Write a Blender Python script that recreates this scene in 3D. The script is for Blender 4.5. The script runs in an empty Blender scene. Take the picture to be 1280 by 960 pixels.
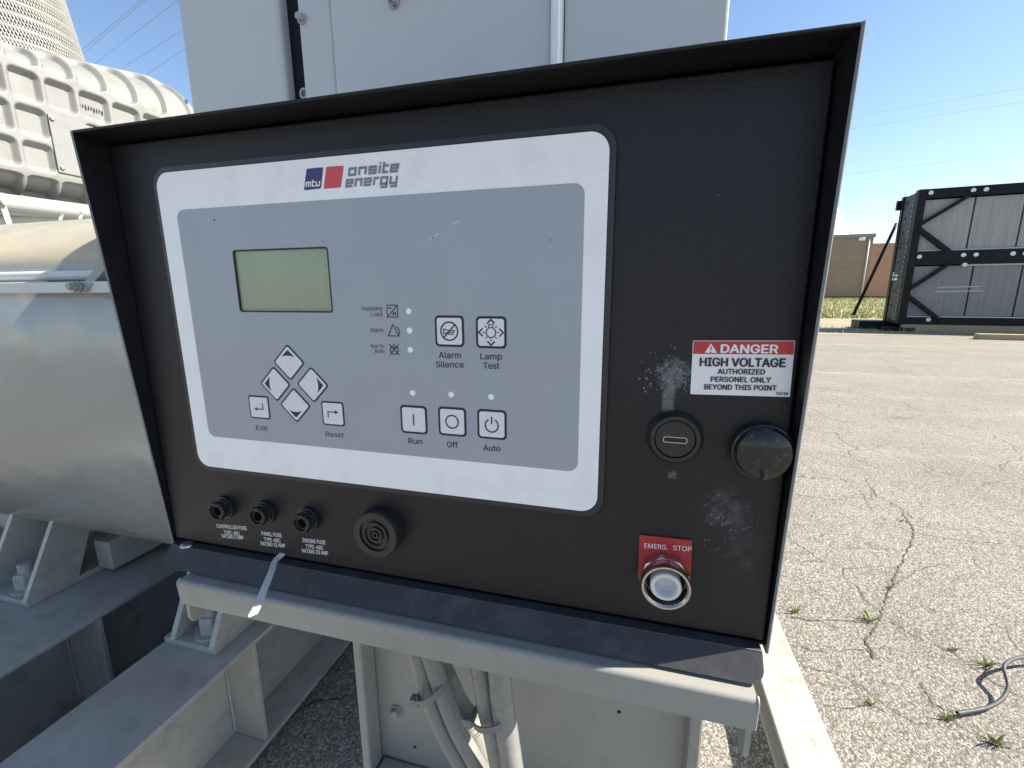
import bpy, bmesh, math, random
import numpy as np
from mathutils import Vector, Matrix
R = math.radians
random.seed(7)
rng = np.random.default_rng(7)
S = bpy.context.scene
C = S.collection

# ---------------------------------------------------------------- camera
F, YAW, PITCH, ROLL = 561.253, 0.266157822, 0.202051142, -0.00547879482   # focal length in pixels of a 1280 px frame
CAM = Vector((0.01642, -0.24912, 1.45))
cy, sy, cp, sp, cr, sr = math.cos(YAW), math.sin(YAW), math.cos(PITCH), math.sin(PITCH), math.cos(ROLL), math.sin(ROLL)
_r = Vector((cy, sy, 0)); _f = Vector((-sy, cy, 0)); _u = Vector((0, 0, 1))
FW = _f*cp - _u*sp; U2 = _u*cp + _f*sp
RT = _r*cr + U2*sr; UP = U2*cr - _r*sr
cd = bpy.data.cameras.new('camera'); cam = bpy.data.objects.new('camera', cd); C.objects.link(cam)
cd.sensor_width = 36.0; cd.lens = F/1280*36; cd.clip_start = 0.01; cd.clip_end = 3000
cam.matrix_world = Matrix(((RT.x, UP.x, -FW.x, CAM.x), (RT.y, UP.y, -FW.y, CAM.y), (RT.z, UP.z, -FW.z, CAM.z), (0, 0, 0, 1)))
S.camera = cam

# ---------------------------------------------------------------- sky, sun, exposure
SUN_EL, SUN_AZ = R(43), R(79.5)          # azimuth from +Y towards +X
W = bpy.data.worlds.new('World'); S.world = W; W.use_nodes = True
nt = W.node_tree; bg = nt.nodes['Background']
sky = nt.nodes.new('ShaderNodeTexSky'); sky.sky_type = 'NISHITA'; sky.sun_disc = False
sky.sun_elevation = SUN_EL; sky.sun_rotation = SUN_AZ; sky.air_density = 1.0; sky.dust_density = 0.35; sky.ozone_density = 2.0
nt.links.new(sky.outputs[0], bg.inputs[0]); bg.inputs[1].default_value = 0.077
sl = bpy.data.lights.new('sun', 'SUN'); sl.energy = 5.0; sl.angle = R(0.5); sl.color = (1.0, 0.93, 0.82)
sun = bpy.data.objects.new('sun', sl); C.objects.link(sun)
sdir = Vector((math.cos(SUN_EL)*math.sin(SUN_AZ), math.cos(SUN_EL)*math.cos(SUN_AZ), math.sin(SUN_EL)))
sun.rotation_euler = (-sdir).to_track_quat('-Z', 'Y').to_euler(); sun.location = (8, 0, 9)
V = S.view_settings; V.view_transform = 'Standard'; V.look = 'None'; V.gamma = 1; V.use_curve_mapping = False
V.exposure = 1.46

# ---------------------------------------------------------------- helpers
def at(x, y, ax, v):
    """the point of the plane (axis ax = v) that photograph pixel x, y shows"""
    d = FW + RT*((x-640)/F) - UP*((y-480)/F)
    t = (v - CAM[ax])/d[ax]
    return CAM + d*t

class MB:
    def __init__(s): s.bm = bmesh.new()
    def poly(s, pts, ext, m=0):
        """prism: polygon pts swept by vector ext"""
        ext = Vector(ext)
        a = [s.bm.verts.new(p) for p in pts]; b = [s.bm.verts.new(Vector(p)+ext) for p in pts]
        n = len(a); fs = [s.bm.faces.new(a), s.bm.faces.new(b[::-1])]
        for i in range(n): fs.append(s.bm.faces.new((a[i], b[i], b[(i+1) % n], a[(i+1) % n])))
        for f in fs: f.material_index = m
        bmesh.ops.recalc_face_normals(s.bm, faces=fs)
        return s
    def flat(s, pts, m=0):
        f = s.bm.faces.new([s.bm.verts.new(p) for p in pts]); f.material_index = m
        return s
    def box(s, lo, hi, bev=0, m=0, seg=2):
        t = bmesh.new(); bmesh.ops.create_cube(t, size=1)
        for v in t.verts: v.co = Vector([(lo[i]+hi[i])/2 + v.co[i]*(hi[i]-lo[i]) for i in range(3)])
        if bev: bmesh.ops.bevel(t, geom=t.edges[:], offset=bev, segments=seg, affect='EDGES', profile=.5)
        fl = sorted(t.faces, key=lambda f: -f.calc_area())
        for f in fl[6:]: f.smooth = True
        s.merge(t, m); return s
    def merge(s, t, m=0, mat=None):
        mp = {}
        for v in t.verts: mp[v] = s.bm.verts.new(mat @ v.co if mat else v.co)
        for f in t.faces:
            g = s.bm.faces.new([mp[v] for v in f.verts]); g.material_index = m; g.smooth = f.smooth
        t.free(); return s
    def lathe(s, prof, org, axis=(0, -1, 0), n=40, m=0, phase=0, cap=True):
        """profile of (radius, distance along axis)"""
        ax = Vector(axis).normalized(); q = ax.to_track_quat('Z', 'Y').to_matrix(); org = Vector(org)
        rings = []
        for r, d in prof:
            rings.append([s.bm.verts.new(org + q @ Vector((r*math.cos(phase+2*math.pi*i/n), r*math.sin(phase+2*math.pi*i/n), d))) for i in range(n)])
        fs = []
        for a, b in zip(rings, rings[1:]):
            for i in range(n): fs.append(s.bm.faces.new((a[i], a[(i+1) % n], b[(i+1) % n], b[i])))
        for f in fs: f.smooth = True
        if cap: fs.append(s.bm.faces.new(rings[0][::-1])); fs.append(s.bm.faces.new(rings[-1]))
        for f in fs: f.material_index = m
        return s
    def tube(s, pts, rad, n=12, m=0):
        pts = [Vector(p) for p in pts]; N = len(pts)
        rads = rad if hasattr(rad, '__len__') else [rad]*N
        rings = []; ref = Vector((0.13, 0.31, 0.94))
        for i, p in enumerate(pts):
            t = (pts[min(i+1, N-1)] - pts[max(i-1, 0)]).normalized()
            if i == 0:
                a = t.cross(ref)
                if a.length < .1: a = t.cross(Vector((1, 0, 0)))
            else: a = a - t*a.dot(t)
            a.normalize(); b = t.cross(a)
            rings.append([s.bm.verts.new(p + (a*math.cos(2*math.pi*k/n) + b*math.sin(2*math.pi*k/n))*rads[i]) for k in range(n)])
        fs = []
        for A, B in zip(rings, rings[1:]):
            for k in range(n): fs.append(s.bm.faces.new((A[k], A[(k+1) % n], B[(k+1) % n], B[k])))
        for f in fs: f.smooth = True
        fs.append(s.bm.faces.new(rings[0][::-1])); fs.append(s.bm.faces.new(rings[-1]))
        for f in fs: f.material_index = m
        return s
    _k = 0
    def stroke(s, pts, w, y, m=0, closed=False):
        """a mitred ribbon drawn in the x-z plane at depth y"""
        MB._k = (MB._k+1) % 12; y = y - MB._k*0.000012
        P = [Vector((p[0], p[1])) for p in pts]; n = len(P); L = []; Rr = []
        for i in range(n):
            a = P[i-1] if (i > 0 or closed) else None
            b = P[(i+1) % n] if (i < n-1 or closed) else None
            d1 = (P[i]-a).normalized() if a is not None else None
            d2 = (b-P[i]).normalized() if b is not None else None
            if d1 is None: d1 = d2
            if d2 is None: d2 = d1
            n1 = Vector((-d1.y, d1.x)); n2 = Vector((-d2.y, d2.x))
            mm = n1+n2
            mm = mm.normalized() if mm.length > 1e-6 else n1
            k = 1/max(.35, mm.dot(n1))
            L.append(P[i]+mm*(w/2*k)); Rr.append(P[i]-mm*(w/2*k))
        vl = [s.bm.verts.new((p.x, y, p.y)) for p in L]; vr = [s.bm.verts.new((p.x, y, p.y)) for p in Rr]
        for i in range(n if closed else n-1):
            j = (i+1) % n
            f = s.bm.faces.new((vl[i], vr[i], vr[j], vl[j])); f.material_index = m
        return s

def root_of(o):
    while o.parent: o = o.parent
    return o
def obj(name, mb, mats, parent=None, ang=27):
    me = bpy.data.meshes.new(name)
    if isinstance(mb, MB):
        bm = mb.bm
        bm.normal_update(); bm.to_mesh(me); bm.free()
    else:
        me.from_pydata(*mb)
    if not isinstance(mats, (list, tuple)): mats = [mats]
    for m in mats: me.materials.append(m)
    o = bpy.data.objects.new(name, me); C.objects.link(o)
    if parent is not None:
        o.parent = parent
        me.transform(Matrix.Translation(-root_of(parent).location))
    if not isinstance(mb, MB): me.polygons.foreach_set('use_smooth', [True]*len(me.polygons))
    keep = [p.use_smooth for p in me.polygons]
    me.set_sharp_from_angle(angle=R(ang))
    me.polygons.foreach_set('use_smooth', keep)          # large flat faces stay flat shaded
    return o
def tag(o, label, cat, group=None, kind=None):
    if label: o['label'] = label
    if cat: o['category'] = cat
    if group: o['group'] = group
    if kind: o['kind'] = kind
    return o
def thing(name, label, cat, loc, group=None):
    o = bpy.data.objects.new(name, None); o.empty_display_size = .05; C.objects.link(o); o.location = loc
    return tag(o, label, cat, group)
def struct(name, mb, mats):
    o = obj(name, mb, mats); o['kind'] = 'structure'; return o
def own_origin(o, p):
    """move a top-level mesh's origin to p without moving its shape"""
    o.data.transform(Matrix.Translation(-Vector(p))); o.location = p; return o

def rr(cx, cz, w, h, r, y, n=6, rot=0, shear=0):
    """rounded rectangle in the x-z plane"""
    pts = []
    for sx, sz, a0 in ((1, 1, 0), (-1, 1, 90), (-1, -1, 180), (1, -1, 270)):
        for i in range(n+1):
            a = R(a0 + 90*i/n)
            x = sx*(w/2-r) + r*math.cos(a); z = sz*(h/2-r) + r*math.sin(a)
            x += shear*z
            pts.append((cx + x*math.cos(rot) - z*math.sin(rot), y, cz + x*math.sin(rot) + z*math.cos(rot)))
    return pts
def circ(cx, cz, r, n=28, a0=0, a1=360):
    k = n if abs(a1-a0) >= 360 else n+1
    return [(cx + r*math.cos(R(a0+(a1-a0)*i/n)), cz + r*math.sin(R(a0+(a1-a0)*i/n))) for i in range(k)]

# ---------------------------------------------------------------- materials
def nodes(name):
    m = bpy.data.materials.new(name); m.use_nodes = True
    n = m.node_tree.nodes; l = m.node_tree.links
    return m, n, l, n['Principled BSDF']
def add(n, t, **kw):
    x = n.new(t)
    for k, v in kw.items():
        if k in x.inputs.keys() if hasattr(x, 'inputs') else False: x.inputs[k].default_value = v
        else: setattr(x, k, v)
    return x
def noise(n, l, co, scale, detail=4, rough=.55):
    x = n.new('ShaderNodeTexNoise'); x.inputs['Scale'].default_value = scale; x.inputs['Detail'].default_value = detail
    x.inputs['Roughness'].default_value = rough; l.new(co, x.inputs['Vector']); return x.outputs['Fac']
def ramp(n, l, src, stops):
    x = n.new('ShaderNodeValToRGB'); l.new(src, x.inputs[0]); e = x.color_ramp.elements
    while len(e) < len(stops): e.new(.5)
    for i, (p, c) in enumerate(stops):
        e[i].position = p; e[i].color = (*c, 1) if hasattr(c, '__len__') else (c, c, c, 1)
    return x.outputs[0]
def mixc(n, l, fac, a, b, mode='MIX'):
    x = n.new('ShaderNodeMix'); x.data_type = 'RGBA'; x.blend_type = mode
    for i, v in ((0, fac), (6, a), (7, b)):
        if isinstance(v, bpy.types.NodeSocket): l.new(v, x.inputs[i])
        elif i == 0: x.inputs[0].default_value = v
        else: x.inputs[i].default_value = (*v, 1)
    return x.outputs[2]
def math_(n, l, op, a, b=0, clamp=False):
    x = n.new('ShaderNodeMath'); x.operation = op; x.use_clamp = clamp
    for i, v in ((0, a), (1, b)):
        if isinstance(v, bpy.types.NodeSocket): l.new(v, x.inputs[i])
        else: x.inputs[i].default_value = v
    return x.outputs[0]
def bump(n, l, b, h, strength, dist):
    x = n.new('ShaderNodeBump'); x.inputs['Strength'].default_value = strength; x.inputs['Distance'].default_value = dist
    l.new(h, x.inputs['Height']); l.new(x.outputs[0], b.inputs['Normal']); return x
def coord(n, l, rot=None, scale=None):
    t = n.new('ShaderNodeTexCoord').outputs['Object']
    if rot or scale:
        mp = n.new('ShaderNodeMapping'); l.new(t, mp.inputs[0])
        if rot: mp.inputs['Rotation'].default_value = rot
        if scale: mp.inputs['Scale'].default_value = scale
        t = mp.outputs[0]
    return t
def paint(name, col, rough=.45, metal=0, var=.12, scale=6, grime=.0, grime_col=(.2, .17, .12), bs=220, bst=.05, bd=.001, spec=.5, fine=None, chips=0, dust=0):
    """painted or bare metal: broad tone drift, grime patches, fine bump, uneven gloss"""
    m, n, l, b = nodes(name); co = coord(n, l)
    a = noise(n, l, co, scale, 5)
    c = mixc(n, l, a, tuple(x*(1-var) for x in col), tuple(min(1, x*(1+var)) for x in col))
    if grime:
        g = ramp(n, l, noise(n, l, co, scale*2.3, 8, .7), [(.5, 0), (.75, grime)])
        c = mixc(n, l, g, c, grime_col)
    if fine:
        fq, amt = fine
        c = mixc(n, l, ramp(n, l, noise(n, l, co, fq, 3, .6), [(.58, 0), (.72, amt)]), c, (.45, .43, .4))
    if dust:      # dust that has settled on level faces, in drifts
        gn = n.new('ShaderNodeNewGeometry'); sn = n.new('ShaderNodeSeparateXYZ'); l.new(gn.outputs['Normal'], sn.inputs[0])
        up = ramp(n, l, sn.outputs['Z'], [(.75, 0), (.95, 1)])
        dm = math_(n, l, 'MULTIPLY', up, ramp(n, l, noise(n, l, co, 4.5, 8, .68), [(.42, 0), (.68, dust)]))
        c = mixc(n, l, dm, c, (.27, .245, .19))
    if chips:     # chipped paint and rust specks
        ch = ramp(n, l, noise(n, l, co, chips, 7, .75), [(.700, 0), (.725, .85)])
        c = mixc(n, l, ch, c, (.10, .062, .038))
    l.new(c, b.inputs['Base Color']); b.inputs['Metallic'].default_value = metal
    l.new(ramp(n, l, noise(n, l, co, scale*3, 5), [(.3, max(.02, rough-.07)), (.7, min(1, rough+.1))]), b.inputs['Roughness'])
    b.inputs['Specular IOR Level'].default_value = spec
    if bst: bump(n, l, b, noise(n, l, co, bs, 3), bst, bd)
    return m

M = {}
M['black'] = paint('black_powder_coat', (.006, .006, .0075), .5, var=.2, scale=9, spec=.35, bs=900, bst=.35, bd=.0006, fine=(700, .05))
M['flange'] = paint('black_dusty_flange', (.040, .040, .043), .50, var=.3, scale=20, grime=.5, grime_col=(.12, .115, .11), bs=1500, bst=.3, bd=.0004, fine=(1300, .10), spec=.3)
M['rubber'] = paint('black_plastic', (.014, .014, .015), .38, var=.3, scale=60, bs=600, bst=.1, bd=.0004, fine=(500, .10))
M['sunlit_worn'] = paint('sunlit_worn_edge', (.16, .165, .17), .4, var=.4, scale=80, grime=.6, grime_col=(.25, .25, .25), bs=900, bst=.3, bd=.0006)  # lighter colour paints in the sunlit rim highlight, along with dusty wear
M['bezel'] = paint('black_bezel', (.020, .020, .023), .35, var=.1, scale=30, bs=900, bst=.1, bd=.0003)
M['glossblack'] = paint('glossy_black_cap', (.012, .012, .013), .16, var=.2, scale=60, bs=300, bst=.04, bd=.0004, fine=(420, .12))
M['overlay'] = paint('white_overlay', (.86, .86, .86), .42, var=.035, scale=14, grime=.30, grime_col=(.50, .50, .51), bs=1500, bst=.06, bd=.0002)
M['overlay_grey'] = paint('grey_overlay', (.335, .362, .405), .38, var=.04, scale=7, grime=.22, grime_col=(.22, .23, .25), bs=1500, bst=.06, bd=.0002)
M['ink'] = paint('black_ink', (.012, .013, .020), .5, var=0.05, bst=0)
M['inkgrey'] = paint('grey_ink', (.19, .21, .25), .45, var=.05, bst=0)
M['navy'] = paint('navy_ink', (.035, .038, .16), .4, var=.05, bst=0)
M['red'] = paint('red_ink', (.62, .065, .075), .4, var=.08, scale=40, bst=0)
M['signred'] = paint('red_sign', (.50, .03, .035), .4, var=.08, scale=60, bst=0)
M['platered'] = paint('red_engraved_plastic', (.40, .022, .024), .38, var=.2, scale=60, grime=.2, grime_col=(.22, .05, .04), bst=0)
M['white'] = paint('white_ink', (.78, .78, .78), .45, var=.05, scale=50, grime=.1, grime_col=(.5, .5, .5), bst=0)
M['key'] = paint('white_key', (.70, .70, .71), .42, var=.05, scale=90, grime=.16, grime_col=(.42, .41, .40), bs=900, bst=.05, bd=.0002)
M['lens'] = paint('white_lens', (.86, .87, .88), .3, var=.02, bst=0)
M['lcd'] = paint('green_display', (.285, .335, .225), .26, var=.04, scale=9, bst=0)
M['plunger'] = paint('white_plastic', (.66, .66, .65), .35, var=.04, scale=60, bst=0)
M['chrome'] = paint('dirty_chrome', (.55, .53, .50), .22, metal=1, var=.15, scale=60, grime=.6, grime_col=(.42, .30, .20), bs=300, bst=.15, bd=.0008)
M['zinc'] = paint('zinc_bolt', (.50, .50, .50), .38, metal=1, var=.2, scale=120, grime=.3, grime_col=(.25, .22, .18), bs=400, bst=.1, bd=.0005)
M['cabinet'] = paint('light_grey_cabinet_paint', (.50, .515, .52), .40, var=.05, scale=3, grime=.12, grime_col=(.33, .33, .32), bs=260, bst=.09, bd=.0008)
M['gen'] = paint('grey_generator_paint', (.29, .295, .27), .40, var=.08, scale=3, grime=.22, grime_col=(.29, .26, .21), bs=160, bst=.08, bd=.001, dust=.4)
M['strip'] = paint('strip_sky_sheen_paint', (.50, .52, .53), .30, var=.08, scale=6, grime=.25, grime_col=(.3, .28, .24), bs=160, bst=.08, bd=.001)  # pale tone stands in for sky reflected by the flange strip
M['genfoot'] = paint('grey_steel_paint', (.345, .343, .32), .30, var=.16, scale=5, grime=.5, grime_col=(.14, .115, .085), bs=160, bst=.1, bd=.001, chips=14, dust=.28)
M['casting'] = paint('cast_housing_paint', (.195, .197, .184), .55, var=.10, scale=5, grime=.6, grime_col=(.12, .108, .085), bs=120, bst=.25, bd=.0015, dust=.35)
M['bracket'] = paint('bracket_paint', (.265, .265, .245), .36, var=.08, scale=9, grime=.35, grime_col=(.17, .15, .115), bs=420, bst=.12, bd=.0006, chips=38, dust=.35)
M['conduit'] = paint('grey_pvc_conduit', (.20, .20, .19), .24, var=.25, scale=25, grime=.30, grime_col=(.42, .40, .36), bs=90, bst=.15, bd=.001)
M['corr'] = paint('corrugated_grey_tube', (.36, .35, .31), .5, var=.1, scale=20, bst=0)
M['tie'] = paint('white_nylon', (.66, .66, .62), .4, var=.05, scale=60, bst=0)
M['tiegrey'] = paint('grey_nylon', (.17, .17, .165), .4, var=.1, scale=60, bst=0)
M['hose'] = paint('grey_hose', (.05, .05, .052), .6, var=.15, scale=20, bs=100, bst=.1, bd=.001)
M['zincpaint'] = paint('painted_bolt', (.36, .37, .38), .35, var=.2, scale=200, grime=.5, grime_col=(.2, .19, .17), bst=0)
M['dark'] = paint('dark_void', (.012, .012, .012), .8, var=.1, bst=0)
M['radblack'] = paint('black_radiator_steel', (.005, .005, .0065), .5, var=.2, scale=2, bst=0, spec=.25)
M['timber'] = paint('weathered_timber', (.34, .28, .17), .8, var=.25, scale=4, grime=.4, grime_col=(.18, .13, .08), bs=40, bst=.4, bd=.01)
M['whitewall'] = paint('white_cladding', (.80, .80, .80), .6, var=.03, scale=1, bst=0)
M['wire'] = paint('power_line', (.30, .33, .38), .5, var=0, bst=0)
M['farwire'] = paint('pale_power_line', (.50, .53, .58), .5, var=0, bst=0)
M['crack'] = paint('crack_dirt', (.075, .058, .04), .95, var=.4, scale=30, bst=0)

# door of the box: powder coat with chalky splashes of its own shape
def door_material():
    m, n, l, b = nodes('powder_coat_door'); tc = n.new('ShaderNodeTexCoord').outputs['Object']
    base = mixc(n, l, noise(n, l, tc, 8, 5), (.0075, .0064, .0092), (.0125, .0108, .0150))
    base = mixc(n, l, ramp(n, l, noise(n, l, tc, 750, 3, .6), [(.60, 0), (.74, .05)]), base, (.4, .4, .42))
    base = mixc(n, l, ramp(n, l, noise(n, l, tc, 420, 2, .5), [(.755, 0), (.775, .22)]), base, (.5, .5, .5))
    def splash(px, py, rx, rz, sc, lo, hi, amt, col=(.30, .31, .34), drops=0):
        nonlocal base
        p = at(px, py, 1, .0025) - PANEL_ORG
        mp = n.new('ShaderNodeMapping'); l.new(tc, mp.inputs[0])
        mp.inputs['Location'].default_value = (-p.x/rx, 0, -p.z/rz); mp.inputs['Scale'].default_value = (1/rx, 0, 1/rz)
        ln = n.new('ShaderNodeVectorMath'); ln.operation = 'LENGTH'; l.new(mp.outputs[0], ln.inputs[0])
        d = math_(n, l, 'SUBTRACT', 1, ln.outputs['Value'], True)
        k = math_(n, l, 'MULTIPLY', math_(n, l, 'POWER', d, .5), noise(n, l, tc, sc, 6, .65))
        if drops:
            vo = n.new('ShaderNodeTexVoronoi'); vo.inputs['Scale'].default_value = drops; l.new(tc, vo.inputs['Vector'])
            dr = ramp(n, l, vo.outputs['Distance'], [(.16, 1), (.36, 0)])
            k = math_(n, l, 'MULTIPLY', dr, math_(n, l, 'MULTIPLY', math_(n, l, 'POWER', d, .35), noise(n, l, tc, sc*.3, 3)))
        base = mixc(n, l, ramp(n, l, k, [(lo, 0), (hi, amt)]), base, col)
    splash(842, 468, .0150, .0160, 420, .30, .46, .38)     # splash above the lock
    splash(835, 500, .0045, .0150, 200, .20, .36, .36)     # run down to the lock
    splash(832, 468, .0200, .0190, 420, .26, .34, .50, drops=520)
    splash(826, 470, .0170, .0150, 300, .30, .36, .40, drops=300)
    splash(905, 655, .0230, .0230, 300, .30, .38, .30, drops=420)
    splash(840, 594, .0042, .0050, 420, .30, .44, .28)
    splash(905, 640, .0200, .0230, 170, .30, .56, .18)
    splash(925, 690, .0200, .0300, 120, .30, .60, .10)
    l.new(base, b.inputs['Base Color']); b.inputs['Roughness'].default_value = .46; b.inputs['Specular IOR Level'].default_value = .38
    bump(n, l, b, noise(n, l, tc, 1000, 3), .4, .0005)
    return m

def ground_material():
    m, n, l, b = nodes('weathered_exposed_aggregate_asphalt'); tc = n.new('ShaderNodeTexCoord').outputs['Object']
    v = n.new('ShaderNodeTexVoronoi'); v.inputs['Scale'].default_value = 145; v.inputs['Randomness'].default_value = 1; l.new(tc, v.inputs['Vector'])
    stone = ramp(n, l, v.outputs['Color'], [(.0, (.098, .088, .072)), (.35, (.195, .178, .150)), (.65, (.30, .277, .240)), (1, (.48, .45, .395))])
    gap = ramp(n, l, v.outputs['Distance'], [(.30, 1.0), (.75, .52)])
    c = mixc(n, l, 1, stone, gap, 'MULTIPLY')
    big = ramp(n, l, noise(n, l, tc, .9, 6, .6), [(.3, (.86, .86, .86)), (.7, (1.10, 1.09, 1.07))])
    c = mixc(n, l, 1, c, big, 'MULTIPLY')
    # pale worn bands across the lot
    mp = n.new('ShaderNodeMapping'); l.new(tc, mp.inputs[0]); mp.inputs['Rotation'].default_value = (0, 0, R(15)); mp.inputs['Scale'].default_value = (.12, 1.3, 1)
    band = math_(n, l, 'MULTIPLY', ramp(n, l, noise(n, l, mp.outputs[0], 1.0, 5, .6), [(.56, 0), (.70, .5)]), ramp(n, l, noise(n, l, tc, 2.5, 6, .7), [(.40, .1), (.62, 1)]))
    c = mixc(n, l, band, c, (.42, .39, .34))
    sy2 = n.new('ShaderNodeSeparateXYZ'); l.new(tc, sy2.inputs[0])
    ds = n.new('ShaderNodeMapRange'); ds.inputs['From Min'].default_value = 10; ds.inputs['From Max'].default_value = 18; ds.inputs['To Max'].default_value = .5; l.new(sy2.outputs['Y'], ds.inputs[0])
    c = mixc(n, l, math_(n, l, 'MULTIPLY', ds.outputs[0], ramp(n, l, noise(n, l, tc, .7, 6, .7), [(.35, .1), (.65, 1)])), c, (.235, .20, .135))
    # fine crazing
    w = n.new('ShaderNodeTexNoise'); w.inputs['Scale'].default_value = 2.2; w.inputs['Detail'].default_value = 5; l.new(tc, w.inputs['Vector'])
    wa = mixc(n, l, .42, (0, 0, 0), w.outputs['Color']); 
    ad = n.new('ShaderNodeVectorMath'); ad.operation = 'ADD'; l.new(tc, ad.inputs[0]); l.new(wa, ad.inputs[1])
    cv = n.new('ShaderNodeTexVoronoi'); cv.feature = 'DISTANCE_TO_EDGE'; cv.inputs['Scale'].default_value = 1.55; l.new(ad.outputs[0], cv.inputs['Vector'])
    ck = ramp(n, l, cv.outputs['Distance'], [(.004, 1), (.013, 0)])
    gate = ramp(n, l, noise(n, l, tc, 1.1, 4), [(.44, 0), (.56, .85)])
    ckm = math_(n, l, 'MULTIPLY', ck, gate)
    c = mixc(n, l, math_(n, l, 'MULTIPLY', ckm, .75), c, (.09, .07, .05))
    cv2 = n.new('ShaderNodeTexVoronoi'); cv2.feature = 'DISTANCE_TO_EDGE'; cv2.inputs['Scale'].default_value = 3.1; l.new(ad.outputs[0], cv2.inputs['Vector'])
    hair = math_(n, l, 'MULTIPLY', ramp(n, l, cv2.outputs['Distance'], [(.003, 1), (.011, 0)]), ramp(n, l, noise(n, l, tc, 1.9, 4), [(.40, 0), (.54, .75)]))
    c = mixc(n, l, hair, c, (.11, .082, .055))
    blot = ramp(n, l, noise(n, l, tc, 3.7, 7, .72), [(.60, 0), (.78, .28)])
    c = mixc(n, l, blot, c, (.12, .10, .08))
    l.new(c, b.inputs['Base Color']); b.inputs['Roughness'].default_value = .9
    h = math_(n, l, 'SUBTRACT', math_(n, l, 'SUBTRACT', 1, v.outputs['Distance']), math_(n, l, 'MULTIPLY', ckm, 2))
    bump(n, l, b, h, .55, .006)
    return m

def brick_material(name, c1, c2, mortar, scale=1.0):
    m, n, l, b = nodes(name); tc = n.new('ShaderNodeTexCoord').outputs['Object']
    mp = n.new('ShaderNodeMapping'); l.new(tc, mp.inputs[0]); mp.inputs['Rotation'].default_value = (R(-90), 0, 0)
    br = n.new('ShaderNodeTexBrick'); l.new(mp.outputs[0], br.inputs['Vector'])
    br.inputs['Color1'].default_value = (*c1, 1); br.inputs['Color2'].default_value = (*c2, 1); br.inputs['Mortar'].default_value = (*mortar, 1)
    br.inputs['Scale'].default_value = scale; br.inputs['Brick Width'].default_value = .6; br.inputs['Row Height'].default_value = .25; br.inputs['Mortar Size'].default_value = .02
    c = mixc(n, l, ramp(n, l, noise(n, l, tc, .8, 6, .7), [(.35, 0), (.7, .5)]), br.outputs['Color'], tuple(x*.8 for x in c1))
    l.new(c, b.inputs['Base Color']); b.inputs['Roughness'].default_value = .9
    return m

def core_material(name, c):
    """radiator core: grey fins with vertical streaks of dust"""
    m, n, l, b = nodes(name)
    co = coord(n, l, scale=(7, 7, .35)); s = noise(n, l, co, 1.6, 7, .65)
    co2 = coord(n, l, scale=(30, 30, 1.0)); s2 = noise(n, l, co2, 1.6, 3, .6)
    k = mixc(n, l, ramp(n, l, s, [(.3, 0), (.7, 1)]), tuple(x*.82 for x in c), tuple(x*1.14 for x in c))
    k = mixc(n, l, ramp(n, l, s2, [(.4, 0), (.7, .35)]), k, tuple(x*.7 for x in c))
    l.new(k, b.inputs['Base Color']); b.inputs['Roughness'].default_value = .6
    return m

def drum_material():
    m, n, l, b = nodes('glossy_grey_drum_paint'); tc = n.new('ShaderNodeTexCoord').outputs['Object']
    c = mixc(n, l, noise(n, l, tc, 3, 5), (.29, .295, .28), (.35, .355, .34))
    # tan dust lying on the upper surface
    sp_ = n.new('ShaderNodeSeparateXYZ'); l.new(tc, sp_.inputs[0])
    hgt = ramp(n, l, sp_.outputs['Z'], [(.0, 0), (1, 1)])
    mp = n.new('ShaderNodeMapping'); l.new(tc, mp.inputs[0]); mp.inputs['Rotation'].default_value = (0, 0, R(24)); mp.inputs['Scale'].default_value = (1.2, 5, 5)
    st = noise(n, l, mp.outputs[0], 1.5, 7, .65)
    zb = n.new('ShaderNodeMapRange'); zb.inputs['From Min'].default_value = 1.50-.456; zb.inputs['From Max'].default_value = 1.53-.456; l.new(sp_.outputs['Z'], zb.inputs[0])
    zt = n.new('ShaderNodeMapRange'); zt.inputs['From Min'].default_value = 1.68-.456; zt.inputs['From Max'].default_value = 1.60-.456; l.new(sp_.outputs['Z'], zt.inputs[0])
    k = math_(n, l, 'MULTIPLY', math_(n, l, 'MULTIPLY', zb.outputs[0], zt.outputs[0]), ramp(n, l, st, [(.36, 0), (.56, .75)]))
    c = mixc(n, l, k, c, (.42, .365, .24))
    g = ramp(n, l, noise(n, l, tc, 9, 8, .7), [(.55, 0), (.8, .25)])
    c = mixc(n, l, g, c, (.26, .24, .20))
    l.new(c, b.inputs['Base Color']); b.inputs['Metallic'].default_value = .16
    l.new(ramp(n, l, noise(n, l, tc, 5, 5), [(.3, .16), (.7, .32)]), b.inputs['Roughness'])
    hb = math_(n, l, 'ADD', noise(n, l, tc, 4.5, 2.2), math_(n, l, 'MULTIPLY', noise(n, l, tc, 180, 2), .006))
    bump(n, l, b, hb, .40, .03)
    return m

def grass_material(name, c1, c2):
    m, n, l, b = nodes(name)
    oi = n.new('ShaderNodeTexCoord').outputs['Object']
    l.new(mixc(n, l, ramp(n, l, noise(n, l, oi, 1.7, 5, .7), [(.35, 0), (.65, 1)]), c1, c2), b.inputs['Base Color'])
    b.inputs['Roughness'].default_value = .7
    return m
M['grass'] = grass_material('dry_grass', (.22, .30, .06), (.40, .40, .12))
M['weed'] = grass_material('weed_leaf', (.15, .20, .05), (.34, .32, .13))
M['brick'] = brick_material('brown_brick', (.25, .19, .135), (.31, .24, .17), (.30, .245, .185), 2.4)
M['redbrick'] = brick_material('red_brick', (.39, .23, .155), (.45, .28, .19), (.44, .31, .23), 2.4)
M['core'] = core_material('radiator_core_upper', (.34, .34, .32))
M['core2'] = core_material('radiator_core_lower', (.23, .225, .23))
M['drum'] = drum_material()
M['ground'] = ground_material()
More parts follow.
